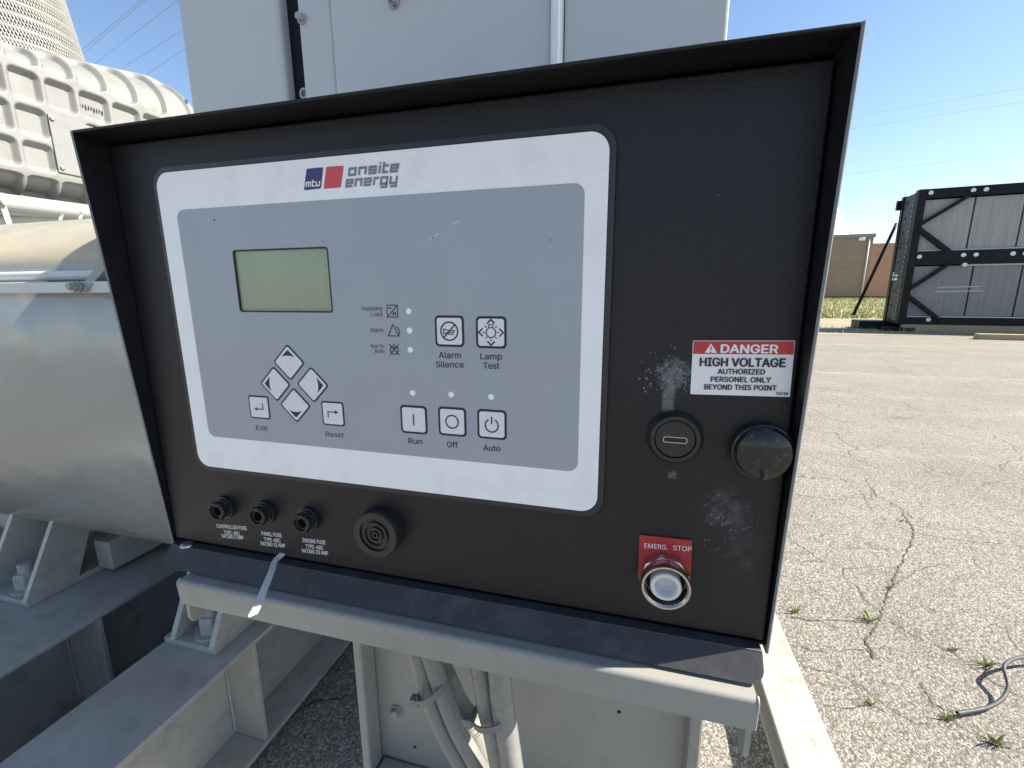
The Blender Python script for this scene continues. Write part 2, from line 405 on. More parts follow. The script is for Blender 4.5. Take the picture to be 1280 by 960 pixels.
M['dirt'] = paint('dry_dirt_verge', (.27, .225, .15), .95, var=.3, scale=.6, grime=.5, grime_col=(.14, .14, .06), bs=8, bst=.5, bd=.05)

# ---------------------------------------------------------------- ground
g = 900
struct('pavement', MB().flat([(-g, -g, 0), (g, -g, 0), (g, 27, 0), (-g, 27, 0)]), M['ground'])
struct('ground', MB().flat([(-g, 24, -.06), (g, 24, -.06), (g, g*2, -.06), (-g, g*2, -.06)]), M['dirt'])
# grassy bank beyond the lot
NX, NY = 60, 14
vs, fc = [], []
for j in range(NY):
    for i in range(NX):
        x = -10 + 60*i/(NX-1); t = j/(NY-1); y = 27.02 + t*42
        z = .02 + .34*min(1, t*1.5)**.8 + .05*math.sin(x*1.7+j)*t
        vs.append((x, y, z if j else -.05))
for j in range(NY-1):
    for i in range(NX-1): fc.append((j*NX+i, j*NX+i+1, (j+1)*NX+i+1, (j+1)*NX+i))
struct('grass_bank', (vs, [], fc), M['dirt'])
def blades(N, fx, w, h0, h1):
    vs, fc = [], []
    for k in range(N):
        x, y, z = fx(); a = random.random()*6.28; h = random.uniform(h0, h1); dx, dy = math.cos(a)*w, math.sin(a)*w
        lx, ly = random.gauss(0, h*.3), random.gauss(0, h*.3); b0 = len(vs)
        vs += [(x-dx, y-dy, z), (x+dx, y+dy, z), (x+lx*.5+dx*.6, y+ly*.5+dy*.6, z+h*.6), (x+lx*.5-dx*.6, y+ly*.5-dy*.6, z+h*.6), (x+lx, y+ly, z+h)]
        fc += [(b0, b0+1, b0+2, b0+3), (b0+3, b0+2, b0+4)]
    return vs, [], fc
def bank_pt():
    t = random.random()**1.6; y = 27.1 + t*41; x = random.uniform(4, 34)
    tt = t
    return x, y, .0 + .34*min(1, tt*1.5)**.8
tag(obj('grass', blades(30000, bank_pt, .022, .07, .24), M['grass']), 'yellow green rough grass on the bank beyond the lot', 'grass', kind='stuff')

# ---------------------------------------------------------------- far buildings
def P3(px, py, Y): return at(px, py, 1, Y)
Y1 = 70
a = P3(1093, 293, Y1); zb = .2
t = thing('brick_building', 'brown brick flat roofed building behind the grass, nearest the black panel edge', 'building', (a.x-10, Y1, 0))
obj('wall', MB().box((a.x-26, Y1, -.1), (a.x, Y1+18, a.z-.35)), M['brick'], t)
obj('roof', MB().box((a.x-26.15, Y1-.15, a.z-.347), (a.x+.15, Y1+18.1, a.z+.1)), paint('roof_fascia', (.20, .22, .20), .6), t)
obj('downpipe', MB().tube([(a.x-.5, Y1-.12, 0), (a.x-.5, Y1-.12, a.z-.5)], .10), paint('pale_pipe', (.55, .5, .45), .6), t)
q = P3(1077, 299, Y1-.1)
obj('wall_lamp', MB().box((q.x-.35, Y1-.35, q.z-.18), (q.x+.35, Y1-.002, q.z+.18), .05), M['whitewall'], t)
a2 = P3(1094, 307, 78); b2 = P3(1122, 303, 78)
t = thing('brick_annex', 'reddish brick building half hidden by the radiator brace', 'building', (a2.x+3, 78, 0))
obj('wall', MB().box((a2.x-2, 78, -.1), (a2.x+14, 92, a2.z)), M['redbrick'], t)
obj('roof', MB().box((a2.x-2.1, 77.9, a2.z+.003), (a2.x+14.1, 92.1, a2.z+.3)), paint('annex_fascia', (.42, .26, .2), .6), t)
# white peaked roof behind
e = P3(1069, 294, 95); apex = P3(1040, 228, 95)
t = thing('white_dome', 'white peaked storage roof rising behind the brown brick building', 'storage dome', (apex.x, 98, 0))
rad = e.x-apex.x
obj('roof', MB().lathe([(rad+2.2, e.z-5), (rad, e.z), (rad*.55, e.z+(apex.z-e.z)*.52), (.25, apex.z), (.02, apex.z+.05)], (apex.x, 98, 0), (0, 0, 1), 48), M['whitewall'], t)
obj('wall', MB().lathe([(rad+2.1, -.1), (rad+2.1, e.z-5.02)], (apex.x, 98, 0), (0, 0, 1), 48), M['whitewall'], t)
# dark mesh fence in front of the buildings
fz0, fz1 = P3(1060, 381, 68).z, P3(1060, 371, 68).z
t = thing('mesh_fence', 'low dark lattice fence along the foot of the brick building', 'fence', (15, 68, fz0))
fm = MB()
for k in range(90):
    x = 22 + k*.3
    fm.tube([(x, 68, fz0), (x+fz1-fz0, 68, fz1)], .045, 4); fm.tube([(x, 68.09, fz1), (x+fz1-fz0, 68.09, fz0)], .045, 4)
obj('lattice', fm, M['radblack'], t)
obj('rail', MB().tube([(22, 68.05, fz1), (49.5, 68.05, fz1)], .07, 6).tube([(22, 68.05, fz0+.1), (49.5, 68.05, fz0+.1)], .07, 6), M['radblack'], t)

# ---------------------------------------------------------------- power lines
wires = [((104, 61), (177, 0), 12, 'thin power line, first of the five left of the grey cabinet, passing the mesh filter'),
         ((106, 65), (182, 0), 12.2, 'thin power line just under the first, left of the grey cabinet'),
         ((127.5, 73), (215.6, 5.6), 12.4, 'thin power line in the middle of the five left of the grey cabinet'),
         ((167, 76), (221, 42), 12, 'fourth power line, short length above the ribbed housing'),
         ((200, 81.6), (224, 65.6), 12, 'lowest power line above the ribbed housing, next to the cabinet edge'),
         ((1073.7, 144), (1280, 110), 12, 'highest faint power line in the right hand sky'),
         ((1060, 161.5), (1280, 127), 12, 'second faint power line in the right hand sky'),
         ((1058, 218), (1280, 189), 11, 'lowest faint power line right, not far above the black radiator')]
for i, (p, q, z, lab) in enumerate(wires):
    A, B = at(*p, 2, z), at(*q, 2, z); d = (B-A)
    A2, B2 = A - d*1.5, B + d*1.5
    pts = [A2.lerp(B2, k/12) for k in range(13)]
    o = obj('power_line', MB().tube(pts, .008 if i < 5 else .009, 6), M['wire' if i < 5 else 'farwire'])
    own_origin(o, pts[6]); tag(o, lab, 'power line', 'overhead power lines')

# ---------------------------------------------------------------- remote radiator on timbers
A = P3(1121.7, 405, 19); zb, ztp = .26, P3(1153, 236.7, 19).z
ax = Vector((math.cos(R(-7)), math.sin(R(-7)), 0)); ay = Vector((-ax.y, ax.x, 0))
org = Vector((A.x, 19, 0))
def rp(u, v, w): return org + ax*u + ay*v + Vector((0, 0, w))
def rbox(mb, u0, u1, v0, v1, w0, w1, m=0):
    mb.poly([rp(u0, v0, w0), rp(u1, v0, w0), rp(u1, v1, w0), rp(u0, v1, w0)], (0, 0, w1-w0), m); return mb
def rbar(mb, u0, w0, u1, w1, wid, v0, v1, m=0):
    d = Vector((u1-u0, w1-w0)).normalized(); nx, nw = -d.y*wid/2, d.x*wid/2
    pts = [rp(u0+nx, v0, w0+nw), rp(u1+nx, v0, w1+nw), rp(u1-nx, v0, w1-nw), rp(u0-nx, v0, w0-nw)]
    mb.poly(pts, ay*(v1-v0), m); return mb
H = ztp-zb; LEN = 9.0; DEP = 1.35; zm = P3(1138, 322, 19).z
t = thing('radiator', 'big black framed remote radiator with grey cores standing on timbers', 'radiator', org)
f = MB()
rbox(f, 0, .22, 0, .25, zb, ztp); rbox(f, LEN-.2, LEN, 0, .25, zb, ztp)
rbox(f, .222, LEN-.202, .003, .25, ztp-.30, ztp-.003); rbox(f, .222, LEN-.202, .003, .25, zm-.26, zm+.20); rbox(f, .222, LEN-.202, .003, .25, zb, zb+.24)
obj('frame', f, M['radblack'], t)
s = MB(); rbox(s, 0, LEN, .252, DEP, ztp-.24, ztp-.06); rbox(s, .0, .06, .252, DEP-.22, zb, ztp-.243); rbox(s, LEN-.06, LEN, .252, DEP-.22, zb, ztp-.243)
rbox(s, 0, LEN, .252, DEP-.22, zb, zb+.1); rbox(s, .1, LEN-.1, DEP-.3, DEP-.22, zb+.1, ztp-.243)
obj('side_panel', s, paint('radiator_side', (.022, .022, .026), .45, var=.15, scale=2, bst=0, spec=.3), t)
s = MB(); rbox(s, -.03, .10, DEP-.21, DEP, zb, ztp-.02); rbox(s, -.14, .0, DEP, DEP+.12, ztp-.45, ztp-.12)
for w in (.36, .62): rbox(s, -.02, -.001, .252, DEP-.215, zb+H*w, zb+H*w+.05)
obj('rear_post', s, M['radblack'], t)
bm_ = [paint('rad_bolt', (.35, .35, .36), .4), M['radblack']]
for k in range(26):
    w = zb + H*(.03+.94*k/25)
    obj('bolt', MB().lathe([(.028, 0), (.028, .02)], rp(-.001, .30, w), -ax, 8), bm_[0], t)
    if k % 3 == 0: obj('bolt', MB().lathe([(.035, 0), (.035, .02)], rp(-.001, .85, w), -ax, 8), bm_[1], t)
gaps = [0.22]
u = .22; us = []
for px in (1216, 1274.): us.append(P3(px, 260, 19).x-org.x)
pit = us[1]-us[0]
edges = [.22, us[0]]
while edges[-1]+pit < LEN-.3: edges.append(edges[-1]+pit)
edges.append(LEN-.2)
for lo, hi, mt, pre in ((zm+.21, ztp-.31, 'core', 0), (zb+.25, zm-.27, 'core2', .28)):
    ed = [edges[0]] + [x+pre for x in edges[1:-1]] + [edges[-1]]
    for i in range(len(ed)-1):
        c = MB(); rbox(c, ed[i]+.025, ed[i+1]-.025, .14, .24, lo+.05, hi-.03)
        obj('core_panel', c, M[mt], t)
tr = MB()
rbox(tr, .25, LEN-.25, .09, .13, zm+.205, zm+.25); rbox(tr, 1.5, LEN-.25, .09, .13, zm-.315, zm-.265); rbox(tr, .25, LEN-.25, .09, .13, zb+.245, zb+.285)
obj('edge_trim', tr, paint('pale_trim', (.55, .55, .55), .5), t)
g = MB()
rbar(g, .16, ztp-1.15, 1.45, ztp-.22, .10, -.03, .14); rbar(g, .16, zm+.95, 1.15, zm+.1, .14, -.03, .14)
rbar(g, .16, zm-1.1, 1.25, zm-.15, .10, -.03, .14); rbar(g, .16, zb+1.0, 1.2, zb+.12, .12, -.03, .14)
obj('corner_brace', g, M['radblack'], t)
M['disc'] = paint('white_disc', (.74, .74, .72), .5)
for u_, w_ in ((.32, ztp-.13), (edges[1]-.16, ztp-.14), (edges[1]+.16, ztp-.14), (.30, zm+.02), (edges[1]-.16+.06, zm+.04), (edges[1]+.22, zm+.04), (edges[2]-.1, zm+.04), (edges[2]+.2, zm+.04), (1.55, zm-.28), (.85, zb+.16)):
    obj('lifting_disc', MB().lathe([(.068, 0), (.064, .03)], rp(u_, .003, w_), -ay, 16), M['disc'], t)
for v0, v1, w0_, w1_ in ((1.02, 1.12, zm-.75, zm-.45), (.65, .92, zm-.75, zm-.55)): obj('notice_sticker', rbox(MB(), -.012, -.003, v0, v1, w0_, w1_), M['white'], t)
scu = MB()
rbar(scu, 1.0, zm-1.02, 2.1, zm-1.0, .035, .135, .138); rbar(scu, .95, zm-1.17, 2.2, zm-1.14, .035, .135, .138)
obj('scuff_mark', scu, paint('pale_scuff', (.45, .45, .45), .7), t)
# prop leaning from the ground plate to the rear post
p0 = P3(1066.5, 394, 19+DEP+.3); p1 = P3(1121, 279, 19+DEP+.1)
br = MB(); br.tube([p0, p1], .055, 8); obj('prop', br, M['radblack'], t)
ft = MB(); x0 = p0.x; rbox(ft, x0-org.x-.15, .4, DEP-.5, DEP+.5, .0, .30); rbox(ft, -.35, .5, -.1, DEP-.52, 0, .14)
obj('foot', ft, M['radblack'], t)
for k, (v, w, lab) in enumerate(((-2.7, .0, 'front weathered timber beam lying on the dirt before the radiator'), (-.1, .0, 'rear timber beam directly under the black radiator frame'))):
    b_ = MB()
    pts = [rp(1.1 if k == 0 else .15, v, 0), rp(LEN, v, 0), rp(LEN, v+.3, 0), rp(1.1 if k == 0 else .15, v+.3, 0)]
    b_.poly(pts, (0, 0, .16 if k == 0 else .25)); o = obj('timber_beam', b_, M['timber']); own_origin(o, pts[0])
    tag(o, lab, 'timber', 'timbers under the radiator')
# shaded dirt strip before the lot edge
pts = [(-2, 17.2), (5, 17.0), (9, 17.3), (14, 16.6), (30, 15.4), (34, 24), (30, 27.1), (-2, 27.1)]
struct('dirt_verge', MB().flat([(x, y, .005) for x, y in pts]), M['dirt'])
def tuft_pt():
    x = random.uniform(6, 20); return x, random.uniform(17.5, 21), .0
tag(obj('verge_grass', blades(900, tuft_pt, .012, .04, .16), M['grass']), 'sparse short grass in the dirt verge by the timbers', 'grass', kind='stuff')

# ---------------------------------------------------------------- cracks, weeds, hose on the lot
def crack(px, w=.012):
    P = [at(x, y, 2, .004) for x, y in px]; pts = []
    for a_, b_ in zip(P, P[1:]):
        n_ = max(2, int((b_-a_).length/.022))
        for i in range(n_):
            p = a_.lerp(b_, i/n_); pts.append(p + Vector((random.gauss(0, .0035), random.gauss(0, .0045), 0)))
    pts.append(P[-1]); mb = MB(); L = []
    for i, p in enumerate(pts):
        d = (pts[min(i+1, len(pts)-1)]-pts[max(i-1, 0)]).normalized(); nn = Vector((-d.y, d.x, 0))
        ww = .45*w*random.uniform(.15, 1)*(.35 if i in (0, len(pts)-1) else 1)
        L.append((mb.bm.verts.new(p+nn*ww/2), mb.bm.verts.new(p-nn*ww/2)))
    for (a1, b1), (a2, b2) in zip(L, L[1:]): mb.bm.faces.new((a1, b1, b2, a2))
    struct('pavement_crack', mb, M['crack'])
crack([(1128, 640), (1142, 660), (1140, 680), (1122, 712), (1112, 738), (1104, 762), (1096, 782), (1084, 800), (1092, 824)], .022)
crack([(1080, 596), (1096, 620), (1122, 632), (1142, 648)], .014)
crack([(1040, 590), (1078, 616), (1092, 640), (1108, 650), (1138, 664)], .010)
crack([(1140, 664), (1190, 674), (1280, 682)], .011)
crack([(1110, 735), (1150, 712), (1180, 704)], .010)
crack([(985, 770), (1010, 775), (1060, 775), (1088, 778)], .012)
crack([(1110, 775), (1150, 797), (1192, 816), (1220, 836), (1240, 850), (1280, 872)], .014)
crack([(990, 800), (1020, 815), (1070, 812), (1085, 812), (1100, 826)], .012)
crack([(1024, 878), (1060, 885), (1090, 880), (1094, 884), (1130, 900), (1180, 905)], .010)
crack([(1150, 850), (1170, 885), (1200, 905), (1240, 930), (1280, 940)], .013)
crack([(1000, 832), (1040, 840), (1080, 858), (1100, 880)], .009)
crack([(1090, 870), (1140, 900), (1170, 960)], .010)
crack([(310, 940), (350, 905), (390, 880), (440, 868)], .03)
def tuft_mesh():
    vs, fc = [], []
    for k in range(34):
        a_ = random.random()*6.28; r_ = abs(random.gauss(0, .011)); x, y = r_*math.cos(a_), r_*math.sin(a_); h = random.uniform(.012, .05)
        o_ = random.random()*6.28; dx, dy = math.cos(o_)*.0022, math.sin(o_)*.0022
        lx, ly = math.cos(a_)*h*.8+random.gauss(0, .008), math.sin(a_)*h*.8+random.gauss(0, .008); b0 = len(vs)
        vs += [(x-dx, y-dy, 0), (x+dx, y+dy, 0), (x+lx*.5+dx, y+ly*.5+dy, h*.7), (x+lx*.5-dx, y+ly*.5-dy, h*.7), (x+lx, y+ly, h)]
        fc += [(b0, b0+1, b0+2, b0+3), (b0+3, b0+2, b0+4)]
    return vs, [], fc
weeds = [((1088, 776), 1.7, 'largest green weed tuft, growing where the long crack forks'),
         ((994, 766), 1.2, 'green weed tuft in the crack nearest the panel edge'),
         ((1112, 735), .9, 'small dry weed tuft part way along the long crack'),
         ((1192, 812), .8, 'thin dry weed sprout in the crack above the hose'),
         ((1232, 832), 1.5, 'green weed tuft in the crack just above the hose bend'),
         ((1090, 880), .9, 'faint weed sprout in the crack left of the hose end'),
         ((1185, 900), 1.1, 'green weed tuft at the open end of the hose'),
         ((1243, 928), 1.4, 'green weed tuft below the hose, nearest the photo bottom'),
         ((1127, 652), .6, 'tiny weed in the crack farthest from the panel')]
w0 = None
for px, sc, lab in weeds:
    if w0 is None: w0 = obj('weed_tuft', tuft_mesh(), M['weed']); o = w0
    else: o = w0.copy(); C.objects.link(o)
    o.location = at(*px, 2, .002); o.scale = (sc*.62, sc*.62, sc*.6); o.rotation_euler.z = random.random()*6
    tag(o, lab, 'weed', 'weeds in the pavement cracks')
hp = [(1200, 891, .02), (1212, 889, .02), (1235, 884, .022), (1252, 874, .03), (1260, 860, .045), (1258, 846, .06), (1255, 834, .07), (1262, 826, .07), (1275, 822, .06), (1296, 822, .04), (1330, 826, .02)]
P = [at(x, y, 2, z) for x, y, z in hp]
def spline(P, k=8):
    out = []
    for i in range(len(P)-1):
        p0, p1, p2, p3 = P[max(i-1, 0)], P[i], P[i+1], P[min(i+2, len(P)-1)]
        for j in range(k):
            t_ = j/k; out.append(.5*((2*p1)+(p2-p0)*t_+(2*p0-5*p1+4*p2-p3)*t_**2+(3*p1-p0-3*p2+p3)*t_**3))
    return out+[P[-1]]
sp3 = spline(P)
t = thing('hose', 'grey hose lying curled on the sunlit pavement', 'hose', P[0])
obj('tube', MB().tube(sp3, .0062, 18), M['hose'], t)
d0 = (sp3[0]-sp3[2]).normalized()
obj('hose_end', MB().lathe([(.0074, -.03), (.0074, .010), (.0048, .010), (.0048, -.01)], sp3[0], d0, 16), M['hose'], t)
obj('wire_end', MB().tube(spline([sp3[0]+Vector((0, 0, -.012)), at(1192, 888, 2, .006), at(1184, 884, 2, .01), at(1181, 876, 2, .02)]), .002, 6), M['zinc'], t)

# ================================================================ generator set
# skid beams (I section) along Y
def ibeam(name, x0, x1, z0, z1, y0, y1, label, tw=.016, stiff=(), web=None):
    t = thing(name, label, 'skid beam', ((x0+x1)/2, y0, 0), 'steel skid beams')
    obj('top_flange', MB().box((x0, y0, z1-tw), (x1, y1, z1), .003), M['genfoot'], t)
    obj('bottom_flange', MB().box((x0, y0, z0), (x1, y1, z0+tw), .003), M['genfoot'], t)
    wx = (x0+x1)/2 if web is None else web
    obj('web', MB().box((wx-.007, y0+.002, z0+tw+.001), (wx+.007, y1-.002, z1-tw-.001)), M['genfoot'], t)
    for y in stiff:
        s_ = MB(); s_.box((wx+.0085, y-.006, z0+tw+.002), (x1-.004, y+.006, z1-tw-.002), .001)
        wl = MB()
        k = 54
        for i in range(k):
            zz = z0+tw+.012+(z1-z0-2*tw-.024)*i/(k-1); wl.lathe([(.003, -.004), (.0065, 0), (.003, .004)], (wx+.011, y-.0085, zz), (0, 0, 1), 6)
        so = obj('stiffener', s_, M['genfoot'], t); obj('weld_bead', wl, paint('weld', (.36, .36, .35), .4, bst=0) if 'weld' not in M else M['weld'], so)
    return t
M['weld'] = paint('weld_bead_paint', (.32, .32, .31), .4, var=.2, scale=60, bst=0)
ibeam('skid_beam', -1.30, -1.04, .05, .43, -1.2, 3.6, 'grey steel skid beam nearest the control box, foot bolted on top', stiff=(.672, 2.2, -.5))
yi = at(120, 748, 0, -1.62).y
ibeam('skid_beam', -2.25, -1.62, .05, .43, -1.2, 3.6, 'wide dark skid beam beneath the drum, farther from the control box', stiff=(yi,), web=-1.80)
ibeam('skid_beam', .500, .647, .0, .12, -1.2, 3.6, 'pale sunlit skid rail right of the control box', stiff=(.9,))

# generator drum along X
DR, Yc, Zc = .81, 1.271, 1.2635
LA, LB, LZ = .7745, .2203, 1.500          # the flatter lid above the flange: half axes and springing height
t = thing('generator', 'large grey generator drum lying crosswise behind the left of the control box', 'generator', (-2.2, Yc, .456))
X0, X1 = -4.6, -.80
sect = [(Yc-LA*math.cos(R(180*i/64)), LZ+LB*math.sin(R(180*i/64))) for i in range(65)]
a0 = math.asin((LZ-.003-Zc)/DR)
sect2 = [(Yc+DR*math.cos(a0+(-math.pi-2*a0)*i/110), Zc+DR*math.sin(a0+(-math.pi-2*a0)*i/110)) for i in range(111)]
loop = sect + sect2
dm_ = MB()
rings = []
for x, k in ((X0, .93), (X0+.03, .985), (X0+.08, 1), (X1-.08, 1), (X1-.03, .985), (X1, .93)):
    rings.append([dm_.bm.verts.new((x, Yc+(y-Yc)*k, 1.27+(z-1.27)*k)) for y, z in loop])
nl = len(loop)
for A_, B_ in zip(rings, rings[1:]):
    for i in range(nl): dm_.bm.faces.new((A_[i], A_[(i+1) % nl], B_[(i+1) % nl], B_[i]))
dm_.bm.faces.new(rings[0]); dm_.bm.faces.new(rings[-1])
bmesh.ops.recalc_face_normals(dm_.bm, faces=dm_.bm.faces[:])
for f in dm_.bm.faces: f.smooth = len(f.verts) == 4
obj('drum', dm_, M['drum'], t, 40)
def circ_y(z): return Yc - math.sqrt(max(0, DR*DR-(z-Zc)**2))
def lid_z(y): return LZ+LB*math.sqrt(max(0, 1-((y-Yc)/LA)**2))
# flat flange strip with a rounded strap above it
zf = 1.465
fl = MB(); yy = circ_y(zf)
fl.box((X0, yy-.030, zf-.012), (X1, yy+.05, zf+.012), .002)
obj('flange_strip', fl, M['strip'], t)
z2 = 1.4915; y2 = circ_y(z2)-.004
obj('strap', MB().tube([(X0, y2-.003, z2), (X1, y2-.003, z2)], .011, 18), M['strip'], t)
cb = at(97, 357, 1, yy-.036)
cl = MB()
cl.poly([(cb.x-.010, yy-.036, zf-.010), (cb.x+.020, yy-.036, zf-.010), (cb.x+.075, y2-.022, z2+.020), (cb.x+.045, y2-.022, z2+.020)], (0, .005, 0))
cl.poly([(cb.x+.045, y2-.0165, z2+.0195), (cb.x+.075, y2-.0165, z2+.0195), (cb.x+.085, y2+.03, z2+.030), (cb.x+.055, y2+.03, z2+.030)], (0, 0, -.005))
co_ = obj('clamp', cl, M['gen'], t)
obj('bolt', MB().lathe([(.014, 0), (.014, .004), (.0105, .0041), (.0105, .012), (.0075, .0121), (.0075, .019), (.006, .020)], (cb.x, yy-.036, zf+.000), (.1, -1, .1), 6), M['gen'], co_)
for k, (px, py) in enumerate(((84, 282), (109, 281))):
    p = at(px, py, 1, .93); dz = lid_z(.90)-.004
    zz = lid_z(.93)
    obj('hook', MB().tube(spline([Vector((p.x-.012, .93, zz+.026)), Vector((p.x-.016, .925, zz+.012)), Vector((p.x-.004, .915, zz-.001)), Vector((p.x+.03, .915, zz-.006))]), .005, 8), M['gen'], t)
# feet: two slanted gusset plates on a base with a big bolt, one on each beam
def foot(xl, xr, y0=.59, y1=.74):
    th = .018
    def plate(x):
        m_ = MB(); pts = [(x, y0, .452), (x, y1, .452), (x, y1+.06, Zc-math.sqrt(DR**2-(Yc-y1-.06)**2)+.004)]
        zt_ = Zc-math.sqrt(DR**2-(Yc-y0-.115)**2)
        for i in range(5):
            yk = y1+.06+(y0+.115-y1-.06)*(i+1)/5; pts.append((x, yk, Zc-math.sqrt(DR**2-(Yc-yk)**2)+.004))
        m_.poly(pts, (th, 0, 0)); return m_
    obj('foot_plate', plate(xr-th), M['genfoot'], t); obj('foot_plate', plate(xl), M['genfoot'], t)
    obj('foot_base', MB().box((xl-.03, y0+.005, .4305), (xr-.001, y1+.25, .4510), .003), M['genfoot'], t)
    zg = Zc-math.sqrt(DR**2-(Yc-.80)**2)
    obj('gusset', MB().poly([(xl+th+.001, .735, .452), (xr-th-.001, .735, .452), (xr-th-.001, .80, zg+.02), (xl+th+.001, .80, zg+.02)], (0, .012, 0)), M['genfoot'], t)
    bx = (xl+xr)/2+.012
    b_ = MB().lathe([(.050, 0), (.050, .008), (.034, .0081)], (bx, .655, .4512), (0, 0, 1), 24)
    b_.lathe([(.037, 0), (.037, .048), (.032, .053)], (bx, .655, .4582), (0, 0, 1), 6, phase=.3)
    b_.lathe([(.021, .045), (.021, .078), (.016, .083)], (bx, .655, .4582), (0, 0, 1), 16)
    obj('bolt', b_, M['genfoot'], t)
foot(-2.10, -1.88); foot(-1.262, -1.10)
obj('rear_foot', MB().box((-1.876, .80, .4515), (-1.80, 1.25, .56), .004), M['genfoot'], t)
obj('side_lug', MB().box((-2.6, .80, .53), (-2.13, 1.1, .72), .02).lathe([(.035, 0), (.035, .02)], (-2.2, .80, .63), (0, -1, 0), 16), M['genfoot'], t)

# pipes resting across the drum
for k, (p0, p1, rad_, lab) in enumerate((((0, 252), (105, 264.5), .030, 'upper grey pipe running along the top of the drum'),
                                        ((0, 263), (105, 270), .016, 'thin middle pipe between the two pipes above the drum'),
                                        ((0, 274), (105, 272.5), .026, 'lower grey pipe lying against the drum top'))):
    xk = -2.2-.03*k; A_, B_ = at(*p0, 0, xk), at(*p1, 0, xk); d = (B_-A_)
    pts = [A_-d*2.5, A_-d, A_, B_, B_+d, B_+d*2.2]
    o = obj('pipe', MB().tube(pts, rad_, 16), M['gen']); own_origin(o, pts[0]); tag(o, lab, 'pipe', 'pipes above the drum')
pc = at(6, 262, 0, -2.16)
o = obj('pipe_clip', MB().poly([(pc.x, pc.y-.004, pc.z-.060), (pc.x, pc.y+.014, pc.z-.060), (pc.x, pc.y+.005, pc.z+.035), (pc.x, pc.y-.013, pc.z+.035)], (-.006, 0, 0)).lathe([(.010, 0), (.008, .014)], (pc.x, pc.y-.003, pc.z+.022), (1, 0, 0), 6), M['gen'])
own_origin(o, pc); tag(o, 'small grey strap clipping the pipes together near the photo edge', 'pipe clip')

# ribbed cast housing of the engine
HX = -2.2
cols = [.60, .705, .81, .918, 1.018, 1.126, 1.238, 1.362, 1.490, 1.625, 1.765]     # pocket starts along Y
rows = [(1.915, 2.012), (2.036, 2.137), (2.160, 2.262)]
y_a, y_b = -.1, 1.93
ny, ns = 420, 300
ys = np.concatenate([np.linspace(y_a, .55, 30, endpoint=False), np.linspace(.55, y_b, ny)])
S_und, S_face, S_sh, S_top = .50, .40, .62, .75       # lengths along the profile
sv = np.concatenate([np.linspace(0, S_und, 120, endpoint=False), np.linspace(S_und, S_und+S_face+S_sh, 240, endpoint=False), np.linspace(S_und+S_face+S_sh, S_und+S_face+S_sh+S_top, 20)])
def prof_pt(s, y):
    zt = 2.425 + .24*max(0, y-1.13); zb_, zs = 1.90, 2.285
    rise = zt-zs
    if s < S_und:
        a_ = s/S_und
        th = R(90)*(1-min(1, a_*1.6)) if a_ < .625 else 0
        # from under the housing round the bottom edge up to the face
        if a_ < .5: return (HX-.10-.75*(1-a_/.5), 1.815+.0*a_), (0, -1)
        b_ = (a_-.5)/.5*R(90); return (HX-.10+.10*math.sin(b_), 1.915-.10*math.cos(b_)), (math.sin(b_), -math.cos(b_))
    s -= S_und
    if s < S_face: return (HX, 1.915+(zs-1.915)*s/S_face), (1, 0)
    s -= S_face
    if s < S_sh:
        b_ = s/S_sh*R(90); return (HX-.42+.42*math.cos(b_), zs+rise*math.sin(b_)), (math.cos(b_)*rise/.42, math.sin(b_))
    s -= S_sh
    return (HX-.42-s, zt), (0, 1)
def sd_box(px, py, cx, cy_, hx, hy, r):
    qx, qy = abs(px-cx)-hx+r, abs(py-cy_)-hy+r
    return math.hypot(max(qx, 0), max(qy, 0))+min(max(qx, qy), 0)-r
def pocket(s, y, z):
    """depth of the cast pockets"""
    if y < .5 or s < S_und*.5: return 0
    best = 1
    for i in range(len(cols)-1):
        if y < cols[i]-.03 or y > cols[i+1]+.03: continue
        c0, c1 = cols[i], cols[i+1]; w_ = (c1-c0)*.42; cm = c0+(c1-c0)*.44
        for k, (r0, r1) in enumerate(rows):
            if s > S_und+S_face+.02: continue
            if k == 1 and i in (5,) or (k == 0 and i == 5): continue           # cover plate sits here
            best = min(best, sd_box(y, z, cm, (r0+r1)/2, w_, (r1-r0)/2, .020))
        # bottom pockets round the lower edge
        if s < S_und: best = min(best, sd_box(y, s, cm, S_und-.125, w_, .085, .02))
        # arched pockets of the shoulder: they end in a leaning arch
        ss = s-(S_und+S_face)
        if ss > -.01:
            hgt = .25+.02*i if i > 3 else .24
            lean = y-ss*.12
            e_ = sd_box(lean, ss, cm, hgt/2-.0, w_, hgt/2+.005, min(w_, .045))
            best = min(best, e_)
    return .022*min(1, max(0, (.004-best)/.015))
verts = []; nS = len(sv)
for y in ys:
    off = 0
    yb0 = 1.70
    if y > yb0: off = .24 - math.sqrt(max(0, .24**2-(y-yb0)**2*(.24/(y_b-yb0))**2))
    for s in sv:
        (x, z), (nx_, nz_) = prof_pt(s, y)
        L_ = math.hypot(nx_, nz_) or 1; d_ = pocket(s, y, z) if y < 1.80 else 0
        verts.append((x-nx_/L_*(d_+off), y, z-nz_/L_*(d_+off)))
faces = [(i*nS+j, (i+1)*nS+j, (i+1)*nS+j+1, i*nS+j+1) for i in range(len(ys)-1) for j in range(nS-1)]
faces.append(tuple((len(ys)-1)*nS+j for j in range(nS)))
t = thing('engine_housing', 'pale ribbed cast engine housing with square pockets above the drum', 'engine', (-2.6, .9, 1.8))
obj('casting', (verts, [], faces), M['casting'], t, 60)
cpl = obj('cover_plate', MB().box((HX+.001, cols[5]-.012, rows[1][0]-.115), (HX+.006, cols[7]-.02, rows[1][1]-.006), .002), M['casting'], t)
